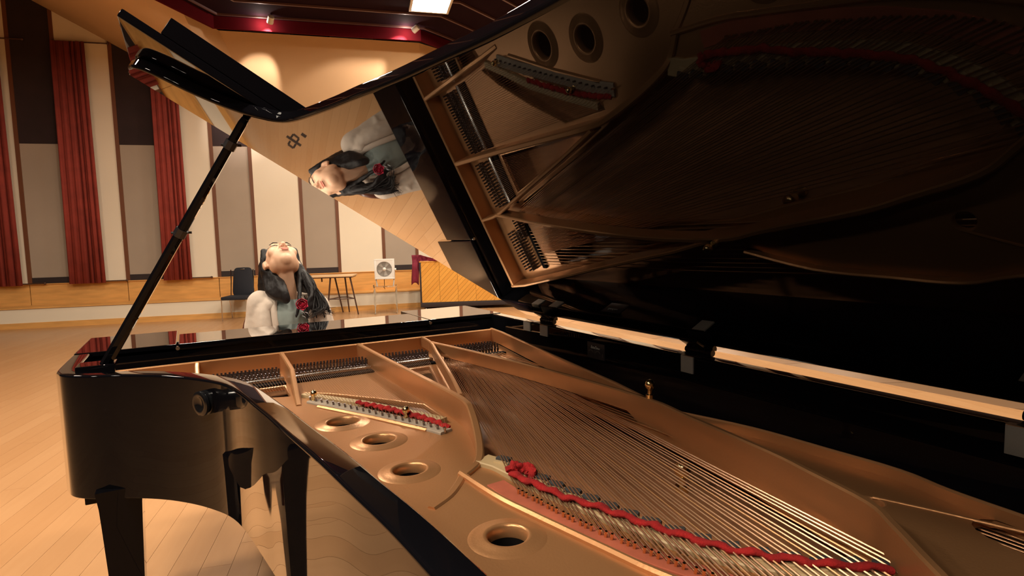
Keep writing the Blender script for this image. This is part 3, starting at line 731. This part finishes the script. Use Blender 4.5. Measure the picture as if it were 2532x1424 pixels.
# lid prop
B0 = Vector((0.100, 1.762, 0.985)); B1 = Vector((0.4775, 1.490, 1.646)); dv = (B1-B0)
prop = MB().tube([B0, B0+dv*0.02, B0+dv*0.5, B0+dv*0.98, B1], [0.0145, 0.0150, 0.0135, 0.0115, 0.009], 8).build('lid_prop', BLACK, PIANO, 25)
for k, r_ in ((0.90, 0.016), (0.565, 0.0165)):
    MB().tube([B0+dv*(k-0.014), B0+dv*(k+0.014)], r_, 8).build('prop_collar', BLACK_SATIN, prop)
    MB().tube([B0+dv*k+Vector((-0.022, 0, 0)), B0+dv*k+Vector((0.026, 0, 0))], 0.0035, 6).build('prop_pin', BLACK_SATIN, prop)
MB().cbox((0.046, 1.72, 0.962), (0.135, 1.80, 1.010), 0.004).build('prop_bracket', BLACK, PIANO)
MB().cbox((0.086, 1.752, 0.97), (0.12, 1.90, 0.995), 0.004).build('prop_rest', BLACK, PIANO)
# rubber bumper on the bent side
no = Vector((-0.86, -0.50, 0)).normalized(); bp_ = Vector((0.342, 1.398, 0.945))
MB().lathe([(0,-0.01), (0.030,-0.01), (0.030,0.004), (0.022,0.008), (0.022,0.009), (0.030,0.011), (0.030,0.017), (0.026,0.020), (0.016,0.018), (0.012,0.014), (0,0.014)], bp_, 28, no).build('side_bumper', RUBBER, PIANO, 50)
# legs on casters
for (x, y, wx) in ((0.133, 1.655, 0.0), (1.36, 1.95, 0.0), (1.02, 0.02, 0.0)):
    lg = MB(); vs = []
    for z, h in ((0.70, 0.052), (0.655, 0.047), (0.60, 0.0445), (0.45, 0.0385), (0.16, 0.029), (0.10, 0.036)):
        vs.append([(x-h, y-h, z), (x+h, y-h, z), (x+h, y+h, z), (x-h, y+h, z)])
    for i, q in enumerate(vs):
        lg.v += q
        if i:
            b = (i-1)*4
            for k in range(4): lg.f.append((b+k, b+(k+1)%4, b+4+(k+1)%4, b+4+k))
    lg.f.append((0,1,2,3)); lg.f.append((23,22,21,20))
    lo = lg.build('leg', BLACK, PIANO, 20)
    MB().tube([(x, y, 0.10), (x, y, 0.06)], 0.016).build('caster_stem', GOLD, lo)
    MB().lathe([(0,-0.014), (0.03,-0.014), (0.036,-0.010), (0.036,0.010), (0.03,0.014), (0,0.014)], (x+0.012, y, 0.037), 20, (0,1,0)).build('caster_wheel', GOLD, lo)
MB().cbox((0.045, 1.70, 0.640), (0.10, 1.79, 0.674), 0.004).build('under_block', BLACK, PIANO)
# pedal lyre
ly = MB().cbox((0.60, 2.13, 0.10), (0.90, 2.25, 0.17), 0.006).build('pedal_lyre', BLACK, PIANO)
for x in (0.66, 0.84): MB().tube([(x, 2.19, 0.17), (x, 2.19, 0.63)], 0.016, 12).build('lyre_post', BLACK, ly)
for x in (0.66, 0.75, 0.84): MB().cbox((x-0.018, 2.25, 0.10), (x+0.018, 2.36, 0.116), 0.005).build('pedal', GOLD, ly)

#PART2
# ---------------------------------------------------------------- the player
PERSON = thing('person', (0.72, 2.86, 0), 'person with long dark hair and cream cardigan, head thrown back, at the keyboard', 'person')
HC = Vector((0.703, 2.668, 1.240))                       # head centre
hz = Vector((0.03, -0.36, 0.93)).normalized()            # face normal (looking up at the lid)
hy = Vector((-0.06, 0.93, 0.36)); hy = (hy - hz*hy.dot(hz)).normalized()   # chin to crown
hx = hy.cross(hz).normalized()
HM = Matrix(((hx.x, hy.x, hz.x, HC.x), (hx.y, hy.y, hz.y, HC.y), (hx.z, hy.z, hz.z, HC.z), (0, 0, 0, 1)))
H3 = HM.to_3x3()
def hp_(x, y, z): return HM @ Vector((x, y, z))
bd = MB()
bd.ell(hp_(0, 0.022, -0.008), (0.073, 0.090, 0.088), H3)                       # skull
bd.ell(hp_(0, -0.034, 0.024), (0.059, 0.070, 0.060), H3)                       # face and jaw
bd.ell(hp_(0, -0.080, 0.046), (0.029, 0.026, 0.030), H3)                       # chin
for s_ in (-1, 1):
    bd.ell(hp_(s_*0.034, -0.010, 0.054), (0.030, 0.034, 0.024), H3)            # cheek
    bd.ell(hp_(s_*0.042, -0.054, 0.010), (0.022, 0.030, 0.036), H3)            # jaw corner
    bd.ell(hp_(s_*0.022, 0.042, 0.066), (0.024, 0.016, 0.012), H3)             # brow
    bd.ell(hp_(s_*0.075, -0.005, -0.012), (0.009, 0.030, 0.018), H3)           # ear
    bd.ell(hp_(s_*0.074, -0.030, -0.006), (0.008, 0.010, 0.010), H3)
    bd.ell(hp_(s_*0.012, -0.022, 0.088), (0.009, 0.008, 0.009), H3)            # nostril wing
bd.cap(hp_(0, 0.030, 0.078), hp_(0, -0.014, 0.098), 0.009, 0.0115)             # nose
bd.ell(hp_(0, -0.052, 0.081), (0.020, 0.012, 0.008), H3)                       # mouth mound
NB = Vector((0.716, 2.668, 1.060))
bd.cap(NB, hp_(0.0, -0.030, -0.030), 0.050, 0.046); bd.cap(NB + Vector((0, -0.012, 0)), hp_(0.0, -0.055, 0.012), 0.042, 0.036)
bd.cap((0.716, 2.69, 1.02), (0.72, 2.84, 0.60), 0.085, 0.10)                   # trunk
RS, RE, RW = Vector((0.603, 2.675, 1.052)), Vector((0.562, 2.665, 0.815)), Vector((0.610, 2.475, 0.765))
LS, LE, LW = Vector((0.846, 2.660, 1.022)), Vector((0.900, 2.640, 0.800)), Vector((0.835, 2.475, 0.765))
for S_, E_, W_ in ((RS, RE, RW), (LS, LE, LW)):
    bd.cap(Vector((0.716, 2.69, 1.03)), S_, 0.055, 0.050); bd.cap(S_, E_, 0.045, 0.036); bd.cap(E_, W_, 0.036, 0.024)
def hand(W_, side):
    f = Vector((-0.06*side, -1, -0.10)).normalized(); sx = Vector((1, 0, 0))
    P = W_ + f*0.045
    bd.ell(P, (0.034, 0.042, 0.013))
    for k, (dx, L) in enumerate(((-0.028, 0.058), (-0.010, 0.068), (0.010, 0.064), (0.028, 0.050))):
        a = P + sx*dx*1.0 + f*0.032; L = L if side > 0 else (0.058, 0.068, 0.064, 0.050)[3-k]
        b = a + f*L*0.5 + Vector((0, 0, 0.008)); c_ = b + f*L*0.42 + Vector((0, 0, -0.022))
        bd.cap(a, b, 0.0082, 0.0078, 8); bd.cap(b, c_, 0.0078, 0.0068, 8)
    t0 = P + sx*0.030*(-side) - f*0.012; t1 = t0 + f*0.030 + sx*0.020*(-side) + Vector((0, 0, -0.006)); t2 = t1 + f*0.026 + Vector((0, 0, -0.010))
    bd.cap(t0, t1, 0.0105, 0.009, 8); bd.cap(t1, t2, 0.009, 0.0075, 8)
hand(RW, -1); hand(LW, 1)
HIPR, HIPL = Vector((0.635, 2.86, 0.545)), Vector((0.805, 2.86, 0.545))
for h_, kx in ((HIPR, 0.60), (HIPL, 0.85)):
    kn = Vector((kx, 2.50, 0.525)); an = Vector((kx, 2.56, 0.095))
    bd.cap(h_, kn, 0.078, 0.052); bd.cap(kn, an, 0.050, 0.034); bd.cap(an + Vector((0, 0.02, -0.035)), an + Vector((0, -0.14, -0.055)), 0.034, 0.026)
fuse(bd, 'body', SKIN, PERSON, 0.0045, 6)
lip = MB(); lip.ell(hp_(0, -0.0475, 0.0895), (0.019, 0.0045, 0.0035), H3, 14, 8); lip.ell(hp_(0, -0.0565, 0.0875), (0.016, 0.0052, 0.004), H3, 14, 8)
lip.build('lips', LIPS, PERSON, 60)
for s_ in (-1, 1):
    eb = MB().tube([hp_(s_*0.012, 0.043, 0.0815), hp_(s_*0.030, 0.048, 0.080), hp_(s_*0.048, 0.043, 0.070)], [0.002, 0.0026, 0.0012], 6).build('eyebrow', HAIR, PERSON)
    MB().tube([hp_(s_*0.015, 0.020, 0.0775), hp_(s_*0.030, 0.0165, 0.0795), hp_(s_*0.045, 0.021, 0.073)], [0.0015, 0.0024, 0.0012], 6).build('eyelashes', HAIR, PERSON)
    MB().ell(hp_(s_*0.010, -0.029, 0.0955), (0.0034, 0.0022, 0.002), H3, 8, 6).build('nostril', LIPS, PERSON)
# clothes
sh = MB()
sh.cap((0.716, 2.665, 0.985), (0.72, 2.80, 0.62), 0.100, 0.112); sh.ell((0.716, 2.632, 0.955), (0.105, 0.075, 0.125)); sh.ell((0.716, 2.665, 1.045), (0.088, 0.062, 0.040))
fuse(sh, 'shirt', SHIRT, PERSON, 0.008, 5, 0, 0.010, 0.07)
cg = MB()
for S_, E_, W_ in ((RS, RE, RW), (LS, LE, LW)):
    cg.cap(S_ + Vector((0, 0, 0.004)), E_, 0.060, 0.054); cg.cap(E_, W_ + (E_-W_)*0.12, 0.055, 0.040)
    cg.cap(S_, S_.lerp(Vector((0.716, 2.70, 1.075)), 0.55), 0.060, 0.048)
    for k in range(4):                                    # sleeve creases
        q = S_.lerp(E_, 0.35 + 0.16*k); cg.ell(q + Vector((0.008*(-1)**k, -0.012, 0)), (0.060, 0.056, 0.016), Matrix.Rotation(0.5*(-1)**k, 3, 'Y'))
cg.cap((0.716, 2.735, 1.00), (0.72, 2.85, 0.60), 0.115, 0.125)
cg.ell((0.716, 2.735, 1.02), (0.145, 0.070, 0.075))
for x, k in ((0.607, 1), (0.845, -1)):
    cg.ell((x, 2.655, 0.93), (0.052, 0.098, 0.150)); cg.ell((x, 2.70, 0.74), (0.060, 0.115, 0.16)); cg.ell((x + 0.028*k, 2.66, 1.05), (0.040, 0.072, 0.045))
fuse(cg, 'cardigan', CARDIGAN, PERSON, 0.0065, 4, 0, 0.010, 0.085)
for pts in ([(0.655, 2.622, 1.085), (0.648, 2.590, 1.03), (0.650, 2.572, 0.95), (0.655, 2.582, 0.86), (0.660, 2.615, 0.74)], [(0.780, 2.622, 1.08), (0.797, 2.590, 1.02), (0.802, 2.572, 0.95), (0.795, 2.582, 0.86), (0.788, 2.615, 0.74)]):
    q = catmull(pts, 5); MB().tube(q, 0.014, 10, True, 0.8).build('cardigan_edge', CARDIGAN, PERSON, 60)
tr = MB()
for h_, kx in ((HIPR, 0.60), (HIPL, 0.85)):
    kn = Vector((kx, 2.50, 0.525)); an = Vector((kx, 2.56, 0.14)); tr.cap(h_, kn, 0.090, 0.064); tr.cap(kn, an, 0.062, 0.050)
tr.cap(HIPR + Vector((0.03, 0.0, 0.02)), HIPL + Vector((-0.03, 0.0, 0.02)), 0.10, 0.10); tr.cap((0.72, 2.84, 0.56), (0.72, 2.81, 0.66), 0.115, 0.113)
fuse(tr, 'trousers', NAVY, PERSON, 0.010, 4)
for kx in (0.60, 0.85):
    s1 = MB(); s1.cap((kx, 2.585, 0.048), (kx, 2.43, 0.038), 0.040, 0.034); s1.ell((kx, 2.50, 0.020), (0.042, 0.13, 0.018)); fuse(s1, 'shoe', BLACK_SATIN, PERSON, 0.007, 4)
# hair: cap, side masses and hanging locks
hr = MB()
hr.ell(hp_(0, 0.038, -0.022), (0.083, 0.093, 0.088), H3)
for s_ in (-1, 1): hr.cap(hp_(s_*0.066, 0.055, 0.035), hp_(s_*0.076, -0.004, -0.035), 0.016, 0.018)
def lock(pts, ra, rb):
    q = catmull(pts, 4); n_ = len(q)-1
    for i in range(n_): hr.cap(q[i], q[i+1], ra + (rb-ra)*i/n_, ra + (rb-ra)*(i+1)/n_, 8)
HB = hp_(0, 0.05, -0.08)
for s_, dx in ((-1, 0), (-1, 0.02), (-1, 0.045), (1, 0), (1, -0.02), (1, -0.045)):
    lock([hp_(s_*0.055, 0.06, -0.04), (0.715 + s_*0.085 + dx, 2.74, 1.13), (0.715 + s_*0.09 + dx, 2.77, 1.00), (0.715 + s_*0.085 + dx, 2.82, 0.88)], 0.034, 0.018)
# the bundle falling forward over one shoulder
for k in range(6):
    lock([hp_(-0.072, 0.02, -0.03), (0.636 + 0.008*k, 2.665 - 0.010*k, 1.165), (0.640 + 0.010*k, 2.625 - 0.012*k, 1.115), (0.672 + 0.005*k, 2.58 - 0.004*k, 1.088 - 0.002*k)], 0.022, 0.020)
# the long fall over the other shoulder and down the front
for k in range(9):
    u = k/8
    lock([hp_(0.074, 0.03 - 0.04*u, -0.02), (0.785 + 0.012*u, 2.66 - 0.05*u, 1.165), (0.812 + 0.026*(1-u), 2.62 - 0.055*u, 1.105), (0.830 + 0.042*(1-u) - 0.045*u, 2.585 - 0.045*u, 1.055), (0.842 + 0.044*(1-u) - 0.060*u, 2.575 - 0.045*u, 0.998 + 0.022*math.sin(k*2.1) + 0.012*u)], 0.022, 0.0045)
lock([hp_(0.070, -0.03, -0.01), (0.765, 2.60, 1.14), (0.752, 2.555, 1.06), (0.735, 2.545, 1.00)], 0.016, 0.006)
ho = fuse(hr, 'hair', HAIR, PERSON, 0.0055, 3, 0, 0.006, 0.03)
stn = MB()
for k in range(90):
    u = random.random(); a = hp_(0.076, 0.03 - 0.05*u, -0.01); e_ = 0.855 + 0.06*(1-u) - 0.08*u + random.uniform(-.012, .012)
    q = catmull([tuple(a), (0.80 + random.uniform(-.02, .03), 2.64 - 0.06*u, 1.15), (0.838 + random.uniform(-.03, .03), 2.58 - 0.05*u, 1.04), (e_, 2.56 - 0.05*u, random.uniform(0.985, 1.03))], 6)
    stn.tube(q, [0.003 - 0.0025*i/(len(q)-1) for i in range(len(q))], 4)
for k in range(60):
    a = hp_(-0.078, 0.03 - 0.03*random.random(), -0.02)
    q = catmull([tuple(a), (0.630 + random.uniform(-.012, .012), 2.66, 1.16), (0.640 + random.uniform(-.01, .02), 2.62, 1.11), (0.69 + random.uniform(-.02, .01), 2.575, 1.080 + random.uniform(-.01, .015))], 6)
    stn.tube(q, [0.003 - 0.0022*i/(len(q)-1) for i in range(len(q))], 4)
tag(stn.build('hair_strands', HAIR, PERSON, 60), kind='stuff')

# rose pinned to the shirt
RC = Vector((0.756, 2.522, 1.056))
rs = thing('rose_corsage', RC - Vector((0, 0, 0.045)), 'crimson rose corsage with silver ribbon pinned on the chest of the seated person', 'flower')
for ring, (nr, rad, tilt, sz) in enumerate(((3, 0.006, 0.10, 0.020), (5, 0.011, 0.25, 0.026), (6, 0.017, 0.45, 0.030))):
    for k in range(nr):
        a = 2*math.pi*(k + 0.3*ring)/nr; pm = MB(); n_ = 6; vs = []
        for i in range(n_+1):
            for j in range(n_+1):
                u = (i/n_-0.5)*2; v = j/n_
                x_ = u*sz*0.62*math.sin(math.pi*min(v*0.75+0.2, 1)); out = rad + 0.008*v*v*tilt*2 + 0.004*(1-u*u); up_ = sz*(v - 0.45)*(1 - 0.4*tilt) - 0.004*u*u
                q = Vector((out*math.cos(a) - x_*math.sin(a), out*math.sin(a) + x_*math.cos(a), up_))
                vs.append(RC + Vector((q.x, -q.z*0.9 - 0.004, q.y)))
        pm.v = [tuple(p) for p in vs]
        for i in range(n_):
            for j in range(n_): pm.f.append((i*(n_+1)+j, (i+1)*(n_+1)+j, (i+1)*(n_+1)+j+1, i*(n_+1)+j+1))
        po = pm.build('petal', ROSE, rs, 80); sd = po.modifiers.new('t', 'SOLIDIFY'); sd.thickness = 0.0016
MB().ell(RC + Vector((0, 0.004, 0)), (0.017, 0.010, 0.017), None, 14, 8).build('bloom_core', ROSE, rs)
for k, (dx, dz, m_) in enumerate(((0.006, -0.040, SILVER), (0.016, -0.052, BLACK_SATIN), (0.022, -0.044, SILVER), (0.010, -0.060, SILVER), (0.018, -0.068, BLACK_SATIN))):
    c_ = RC + Vector((dx, -0.002, dz)); MB().tube([c_ + Vector((-0.010, 0, 0.008)), c_ + Vector((0, -0.008, 0.003)), c_ + Vector((0.006, -0.002, -0.010))], [0.003, 0.0045, 0.002], 6, True, 0.5).build('ribbon', m_, rs)

# bentwood chair the player sits on
bc = thing('bentwood_chair', (0.72, 2.88, 0), 'dark brown bentwood chair with a curved hoop back under the seated person', 'chair')
MB().lathe([(0, 0.425), (0.19, 0.425), (0.205, 0.432), (0.21, 0.442), (0.205, 0.453), (0.19, 0.458), (0, 0.455)], (0.72, 2.88, 0), 32).build('seat', BENTWOOD, bc, 50)
for (x, y) in ((0.57, 2.75), (0.87, 2.75), (0.57, 3.02), (0.87, 3.02)):
    MB().tube([(x, y, 0.43), (x + (x-0.72)*0.18, y + (y-2.88)*0.2, 0.0)], [0.017, 0.013], 12).build('leg', BENTWOOD, bc)
def hoop(w_, top, y0, y1, r_):
    pts = []
    for k in range(25):
        a = math.pi*k/24; z = 0.45 + (top-0.45)*min(1.0, math.sin(a)**0.55 if 0 < k < 24 else 0)
        x = 0.735 - w_*math.cos(a)*(1.0 + 0.10*math.sin(a)); pts.append((x, y0 + (y1-y0)*((z-0.45)/(top-0.45)) - 0.05*abs(math.cos(a)), z))
    return MB().tube(pts, r_, 10)
hoop(0.205, 1.10, 2.98, 2.97, 0.015).build('hoop_back', BENTWOOD, bc, 60)
hoop(0.13, 1.02, 2.985, 2.985, 0.011).build('hoop_back', BENTWOOD, bc, 60)
MB().lathe([(0.180, 0.20), (0.188, 0.19), (0.196, 0.20), (0.188, 0.21)], (0.72, 2.88, 0), 28, (0,0,1), True).build('leg_ring', BENTWOOD, bc, 60)

# ---------------------------------------------------------------- things at the far side of the hall
def frame_at(x, y, ang): return Matrix.Translation((x, y, 0)) @ Matrix.Rotation(ang, 4, 'Z')
YW = math.atan2(WE.y, WE.x)          # direction of the far wall
# black stacking chair
M = frame_at(1.10, 11.40, YW - 0.16)
t = thing('stacking_chair', M.translation, 'black upholstered stacking chair with chrome legs beside the seated person', 'chair')
MB().cbox((-0.21, -0.24, 0.375), (0.23, 0.20, 0.435), 0.02, M).build('seat', BLACK_FABRIC, t)
bk = MB(); pr = []
for k in range(33):
    a = 2*math.pi*k/32; cx = math.copysign(abs(math.cos(a))**0.35, math.cos(a)); cz = math.copysign(abs(math.sin(a))**0.35, math.sin(a)); pr.append((cx, cz))
n_ = 32
for j, (yy, sc) in enumerate(((0.17, 0.90), (0.18, 1.0), (0.205, 1.0), (0.22, 0.92))):
    for (cx, cz) in pr[:32]:
        bk.v.append(tuple(M @ Vector((0.035 + cx*0.18*sc*(1 - 0.10*cz), yy + 0.05*(cz+1)*0.5, 0.675 + cz*0.265*sc))))
for j in range(3):
    for k in range(32): bk.f.append((j*32+k, j*32+(k+1)%32, (j+1)*32+(k+1)%32, (j+1)*32+k))
bk.f.append(tuple(range(31,-1,-1))); bk.f.append(tuple(96+k for k in range(32)))
bk.build('backrest', BLACK_FABRIC, t, 40)
MB().cbox((0.0, 0.205, 0.905), (0.075, 0.213, 0.918), 0.002, M).build('hand_grip', STEEL, t)
for sx_ in (-0.205, 0.225):
    for (y0, y1) in ((-0.22, -0.225), (0.14, 0.23)):
        MB().tube([M @ Vector((sx_, y0, 0.375)), M @ Vector((sx_, y1, 0.0))], 0.010, 8).build('leg', CHROME, t)
    MB().tube([M @ Vector((sx_*0.93, 0.19, 0.40)), M @ Vector((sx_*0.93 + 0.008, 0.225, 0.70)), M @ Vector((sx_*0.93 + 0.004, 0.25, 0.90))], 0.010, 8).build('back_tube', CHROME, t)
# bar table with splayed legs
M = frame_at(2.77, 10.95, YW - 0.15)
t = thing('bar_table', M.translation, 'slim pale-topped table with thin dark splayed legs beside the box fan', 'table')
MB().cbox((-0.46, -0.24, 0.715), (0.36, 0.24, 0.745), 0.006, M).build('tabletop', TABLE_WOOD, t)
MB().cbox((-0.44, -0.22, 0.697), (0.34, 0.22, 0.715), 0.002, M).build('apron', DARK_METAL, t)
MB().cbox((-0.27, -0.02, 0.62), (-0.25, 0.02, 0.70), 0.002, M).build('bracket', DARK_METAL, t)
LT = ((-0.07, -0.15, -0.15, -0.20), (-0.05, 0.15, 0.06, 0.22), (0.14, 0.15, 0.18, 0.22), (0.29, -0.15, 0.42, -0.20))
for (x0, y0, x1, y1) in LT: MB().tube([M @ Vector((x0, y0, 0.70)), M @ Vector((x1, y1, 0.0))], [0.016, 0.013], 8).build('leg', DARK_METAL, t)
ring = [(a[0] + (a[2]-a[0])*0.57, a[1] + (a[3]-a[1])*0.57) for a in LT]
for a, b in ((0, 1), (1, 2), (2, 3), (3, 0)): MB().tube([M @ Vector((*ring[a], 0.30)), M @ Vector((*ring[b], 0.30))], 0.010, 8).build('stretcher', DARK_METAL, t)
# clear acrylic stool with a box fan on it
M = frame_at(3.56, 10.42, YW - 0.15)
t = thing('acrylic_stool', M.translation, 'see-through acrylic stool carrying the white box fan', 'stool')
MB().cbox((-0.21, -0.17, 0.49), (0.21, 0.17, 0.515), 0.006, M).build('seat', ACRYLIC, t)
for sx_ in (-1, 1):
    MB().cbox((sx_*0.20-0.010, -0.16, 0.0), (sx_*0.20+0.010, 0.16, 0.49), 0.004, M).build('side_panel', ACRYLIC, t)
MB().cbox((-0.19, -0.012, 0.17), (0.19, 0.012, 0.20), 0.004, M).build('stretcher', ACRYLIC, t)
for sx_ in (-1, 1): MB().cbox((sx_*0.205-0.006, -0.155, 0.515), (sx_*0.205+0.006, 0.155, 0.545), 0.003, M).build('rim', ACRYLIC, t)
FMx = M @ Matrix.Translation((0.0, 0.0, 0.515))
t = thing('box_fan', FMx.translation, 'white square box fan standing on the clear stool', 'fan')
hs = MB()
hs.cbox((-0.185, -0.06, 0.13), (0.185, 0.06, 0.165), 0.008, FMx); hs.cbox((-0.185, -0.06, 0.475), (0.185, 0.06, 0.51), 0.008, FMx)
for sx_ in (-1, 1): hs.cbox((sx_*0.168-0.017, -0.06, 0.15), (sx_*0.168+0.017, 0.06, 0.49), 0.008, FMx)
bm_ = MB()
N = 40
for k in range(N):                                       # front fascia with a round opening
    a0, a1 = 2*math.pi*k/N, 2*math.pi*(k+1)/N
    def sq(a):
        c_, s2 = math.cos(a), math.sin(a); m_ = 0.17/max(abs(c_), abs(s2)); return (c_*m_, s2*m_)
    for yy in (-0.058,):
        q = [FMx @ Vector((0.142*math.cos(a0), yy, 0.32+0.142*math.sin(a0))), FMx @ Vector((0.142*math.cos(a1), yy, 0.32+0.142*math.sin(a1))), FMx @ Vector((sq(a1)[0], yy, 0.32+sq(a1)[1])), FMx @ Vector((sq(a0)[0], yy, 0.32+sq(a0)[1]))]
        hs.add(q, [(0,1,2,3)])
hs.build('housing', WHITE_PLASTIC, t, 30)
MB().cbox((-0.165, 0.03, 0.155), (0.165, 0.05, 0.485), 0.004, FMx).build('back_grille', GREY_PLASTIC, t)
gr = MB()
for k in range(9): gr.lathe([(0.025+0.0135*k-0.0022, -0.001), (0.025+0.0135*k+0.0022, -0.001), (0.025+0.0135*k+0.0022, 0.001), (0.025+0.0135*k-0.0022, 0.001)], FMx @ Vector((0, -0.056, 0.32)), 32, FMx.to_3x3() @ Vector((0, -1, 0)), True)
tag(gr.build('front_grille', GREY_PLASTIC, t), kind='stuff')
for k in range(5):
    a = 2*math.pi*k/5; q = [(0.03, -0.25), (0.13, -0.42), (0.135, 0.10), (0.03, 0.25)]
    b_ = MB(); b_.add([FMx @ Vector((r_*math.cos(a+d_), (-0.01 if i < 2 else 0.015), 0.32 + r_*math.sin(a+d_))) for i, (r_, d_) in enumerate(q)], [(0,1,2,3)])
    bo = b_.build('blade', WHITE_PLASTIC, t, 0); bo.modifiers.new('t', 'SOLIDIFY').thickness = 0.003
MB().lathe([(0, 0.016), (0.026, 0.012), (0.034, 0.0), (0.034, -0.03), (0, -0.03)], FMx @ Vector((0, -0.052, 0.32)), 24, FMx.to_3x3() @ Vector((0, -1, 0))).build('hub', WHITE_PLASTIC, t, 50)
MB().lathe([(0, 0.03), (0.02, 0.028), (0.022, 0.0), (0, 0.0)], FMx @ Vector((0.185, 0, 0.31)), 16, FMx.to_3x3() @ Vector((1, 0, 0))).build('knob', WHITE_PLASTIC, t)
MB().tube([FMx @ Vector((-0.15, 0, 0.0)), FMx @ Vector((-0.17, 0, 0.14))], 0.012).build('foot', WHITE_PLASTIC, t)
MB().tube([FMx @ Vector((0.15, 0, 0.0)), FMx @ Vector((0.17, 0, 0.14))], 0.012).build('foot', WHITE_PLASTIC, t)

# chevron-veneered cabinet on casters with a crimson cloth hung over its side
M = frame_at(4.235, 10.33, YW - 0.16)
t = thing('chevron_cabinet', M @ Vector((0.9, 0.2, 0)), 'rolling cabinet faced with orange chevron wood strips under the lid hinge', 'cabinet')
CW, CH0, CH1 = 2.0, 0.15, 0.93
MB().cbox((0.0, 0.03, CH0-0.10), (CW, 0.50, CH1), 0.006, M).build('carcass', DARK_TRIM, t)
MB().cbox((-0.015, -0.015, CH0-0.09), (CW, 0.03, CH0), 0.004, M).build('bottom_rail', DARK_TRIM, t)
MB().cbox((-0.02, -0.012, CH0-0.09), (0.012, 0.03, CH1), 0.004, M).build('side_rail', DARK_TRIM, t)
MB().cbox((-0.02, -0.01, CH1), (CW, 0.505, CH1+0.02), 0.004, M).build('top_board', CHEVRON, t)
def clip(poly, x0, x1, z0, z1):
    for ax, lim, sgn in ((0, x0, 1), (0, x1, -1), (1, z0, 1), (1, z1, -1)):
        out = []
        for i in range(len(poly)):
            a, b = poly[i], poly[(i+1) % len(poly)]; da, db = (a[ax]-lim)*sgn, (b[ax]-lim)*sgn
            if da >= 0: out.append(a)
            if (da >= 0) != (db >= 0):
                k = da/(da-db); out.append((a[0]+(b[0]-a[0])*k, a[1]+(b[1]-a[1])*k))
        poly = out
        if not poly: break
    return poly
cw_ = 0.345
for cidx in range(6):
    x0 = 0.012 + cidx*(cw_ + 0.004)
    if x0 >= CW: break
    x1 = min(x0 + cw_, CW); sgn = 1
    for k in range(-4, 12):
        z_ = CH0 + k*0.095; r_ = 0.36
        q = [(x0, z_+0.002), (x1, z_ + r_ + 0.002), (x1, z_ + r_ + 0.093), (x0, z_+0.093)]
        q = clip(q, x0, x1, CH0+0.002, CH1-0.002)
        if len(q) < 3: continue
        mb = MB(); n_ = len(q); th_ = 0.004*(k % 2)*0.3
        mb.v = [tuple(M @ Vector((p[0], -0.004 - th_, p[1]))) for p in q] + [tuple(M @ Vector((p[0], 0.031, p[1]))) for p in q]
        mb.f = [tuple(range(n_)), tuple(range(2*n_-1, n_-1, -1))] + [(i, (i+1) % n_, n_ + (i+1) % n_, n_+i) for i in range(n_)]
        mb.build('veneer_strip', CHEVRON, t, 0)
for (x, y) in ((0.08, 0.06), (CW-0.1, 0.06), (0.08, 0.45), (CW-0.1, 0.45)):
    MB().lathe([(0,-0.012), (0.022,-0.012), (0.025,0), (0.022,0.012), (0,0.012)], M @ Vector((x, y, 0.025)), 14, M.to_3x3() @ Vector((1,0,0))).build('caster', STEEL, t)
    MB().tube([M @ Vector((x, y, 0.03)), M @ Vector((x, y, 0.07))], 0.010).build('caster_stem', STEEL, t)
cl = MB(); n_, m_ = 26, 14
for i in range(n_+1):
    u = i/n_; x = -0.165 + 0.52*u
    zb = 0.50 + 0.05*math.sin(u*14) if x < -0.03 else 0.956
    zt = 1.075 - 0.10*max(u-0.3, 0)/0.7
    for j in range(m_+1):
        v = j/m_; z = zt + (zb-zt)*v
        cl.v.append(tuple(M @ Vector((x + 0.010*math.sin(v*5 + u*9), -0.035 + 0.016*math.sin(x*75 + v*1.5) + (0.10 + 0.10*math.sin(u*5) if z > 0.956 else 0.10*max(0, (z-0.85)/0.106)) , z))))
for i in range(n_):
    for j in range(m_): cl.f.append((i*(m_+1)+j, (i+1)*(m_+1)+j, (i+1)*(m_+1)+j+1, i*(m_+1)+j+1))
co = cl.build('draped_cloth', RED_CLOTH, None, 70); co.modifiers.new('t', 'SOLIDIFY').thickness = 0.006
tag(co, 'crimson cloth draped over the side of the chevron cabinet', 'cloth')

# tape marks on the floor behind the player (seen in the lid)
QS = [[(-0.09, 8.829), (0.142, 8.326), (0.133, 8.189), (-0.095, 8.679)], [(-0.041, 8.376), (0.052, 8.21), (0.049, 8.098), (-0.044, 8.26)], [(0.037, 8.183), (0.053, 8.46), (0.08, 8.399), (0.064, 8.125)],
      [(-0.056, 8.344), (-0.047, 8.653), (-0.019, 8.597), (-0.029, 8.291)], [(-0.024, 8.737), (-0.009, 8.974), (0.02, 8.899), (0.004, 8.666)], [(0.008, 9.001), (0.095, 8.812), (0.089, 8.688), (0.003, 8.873)],
      [(0.106, 8.715), (0.088, 8.455), (0.061, 8.521), (0.078, 8.784)]]
def tape(quads, lab):
    mb = MB()
    for k, q in enumerate(quads):
        z = 0.0006 + 0.0002*k
        mb.add([(p[0], p[1], z) for p in q] + [(p[0], p[1], -0.001) for p in q], [(0,1,2,3), (7,6,5,4), (0,4,5,1), (1,5,6,2), (2,6,7,3), (3,7,4,0)])
    return tag(mb.build('floor_tape_mark', TAPE, None, 0), lab, 'floor mark')
tape(QS, 'black tape character of a crossed double box on the floor, mirrored in the lid')
tape([[(0.032, 7.978), (0.103, 7.831), (0.094, 7.687), (0.024, 7.829)]], 'short black tape dash beside the boxed tape character, mirrored in the lid')
tape([[(0.408, 5.201), (0.465, 5.093), (0.45, 5.015), (0.394, 5.121)]], 'lone black tape dash on the floor near the player, mirrored in the lid')
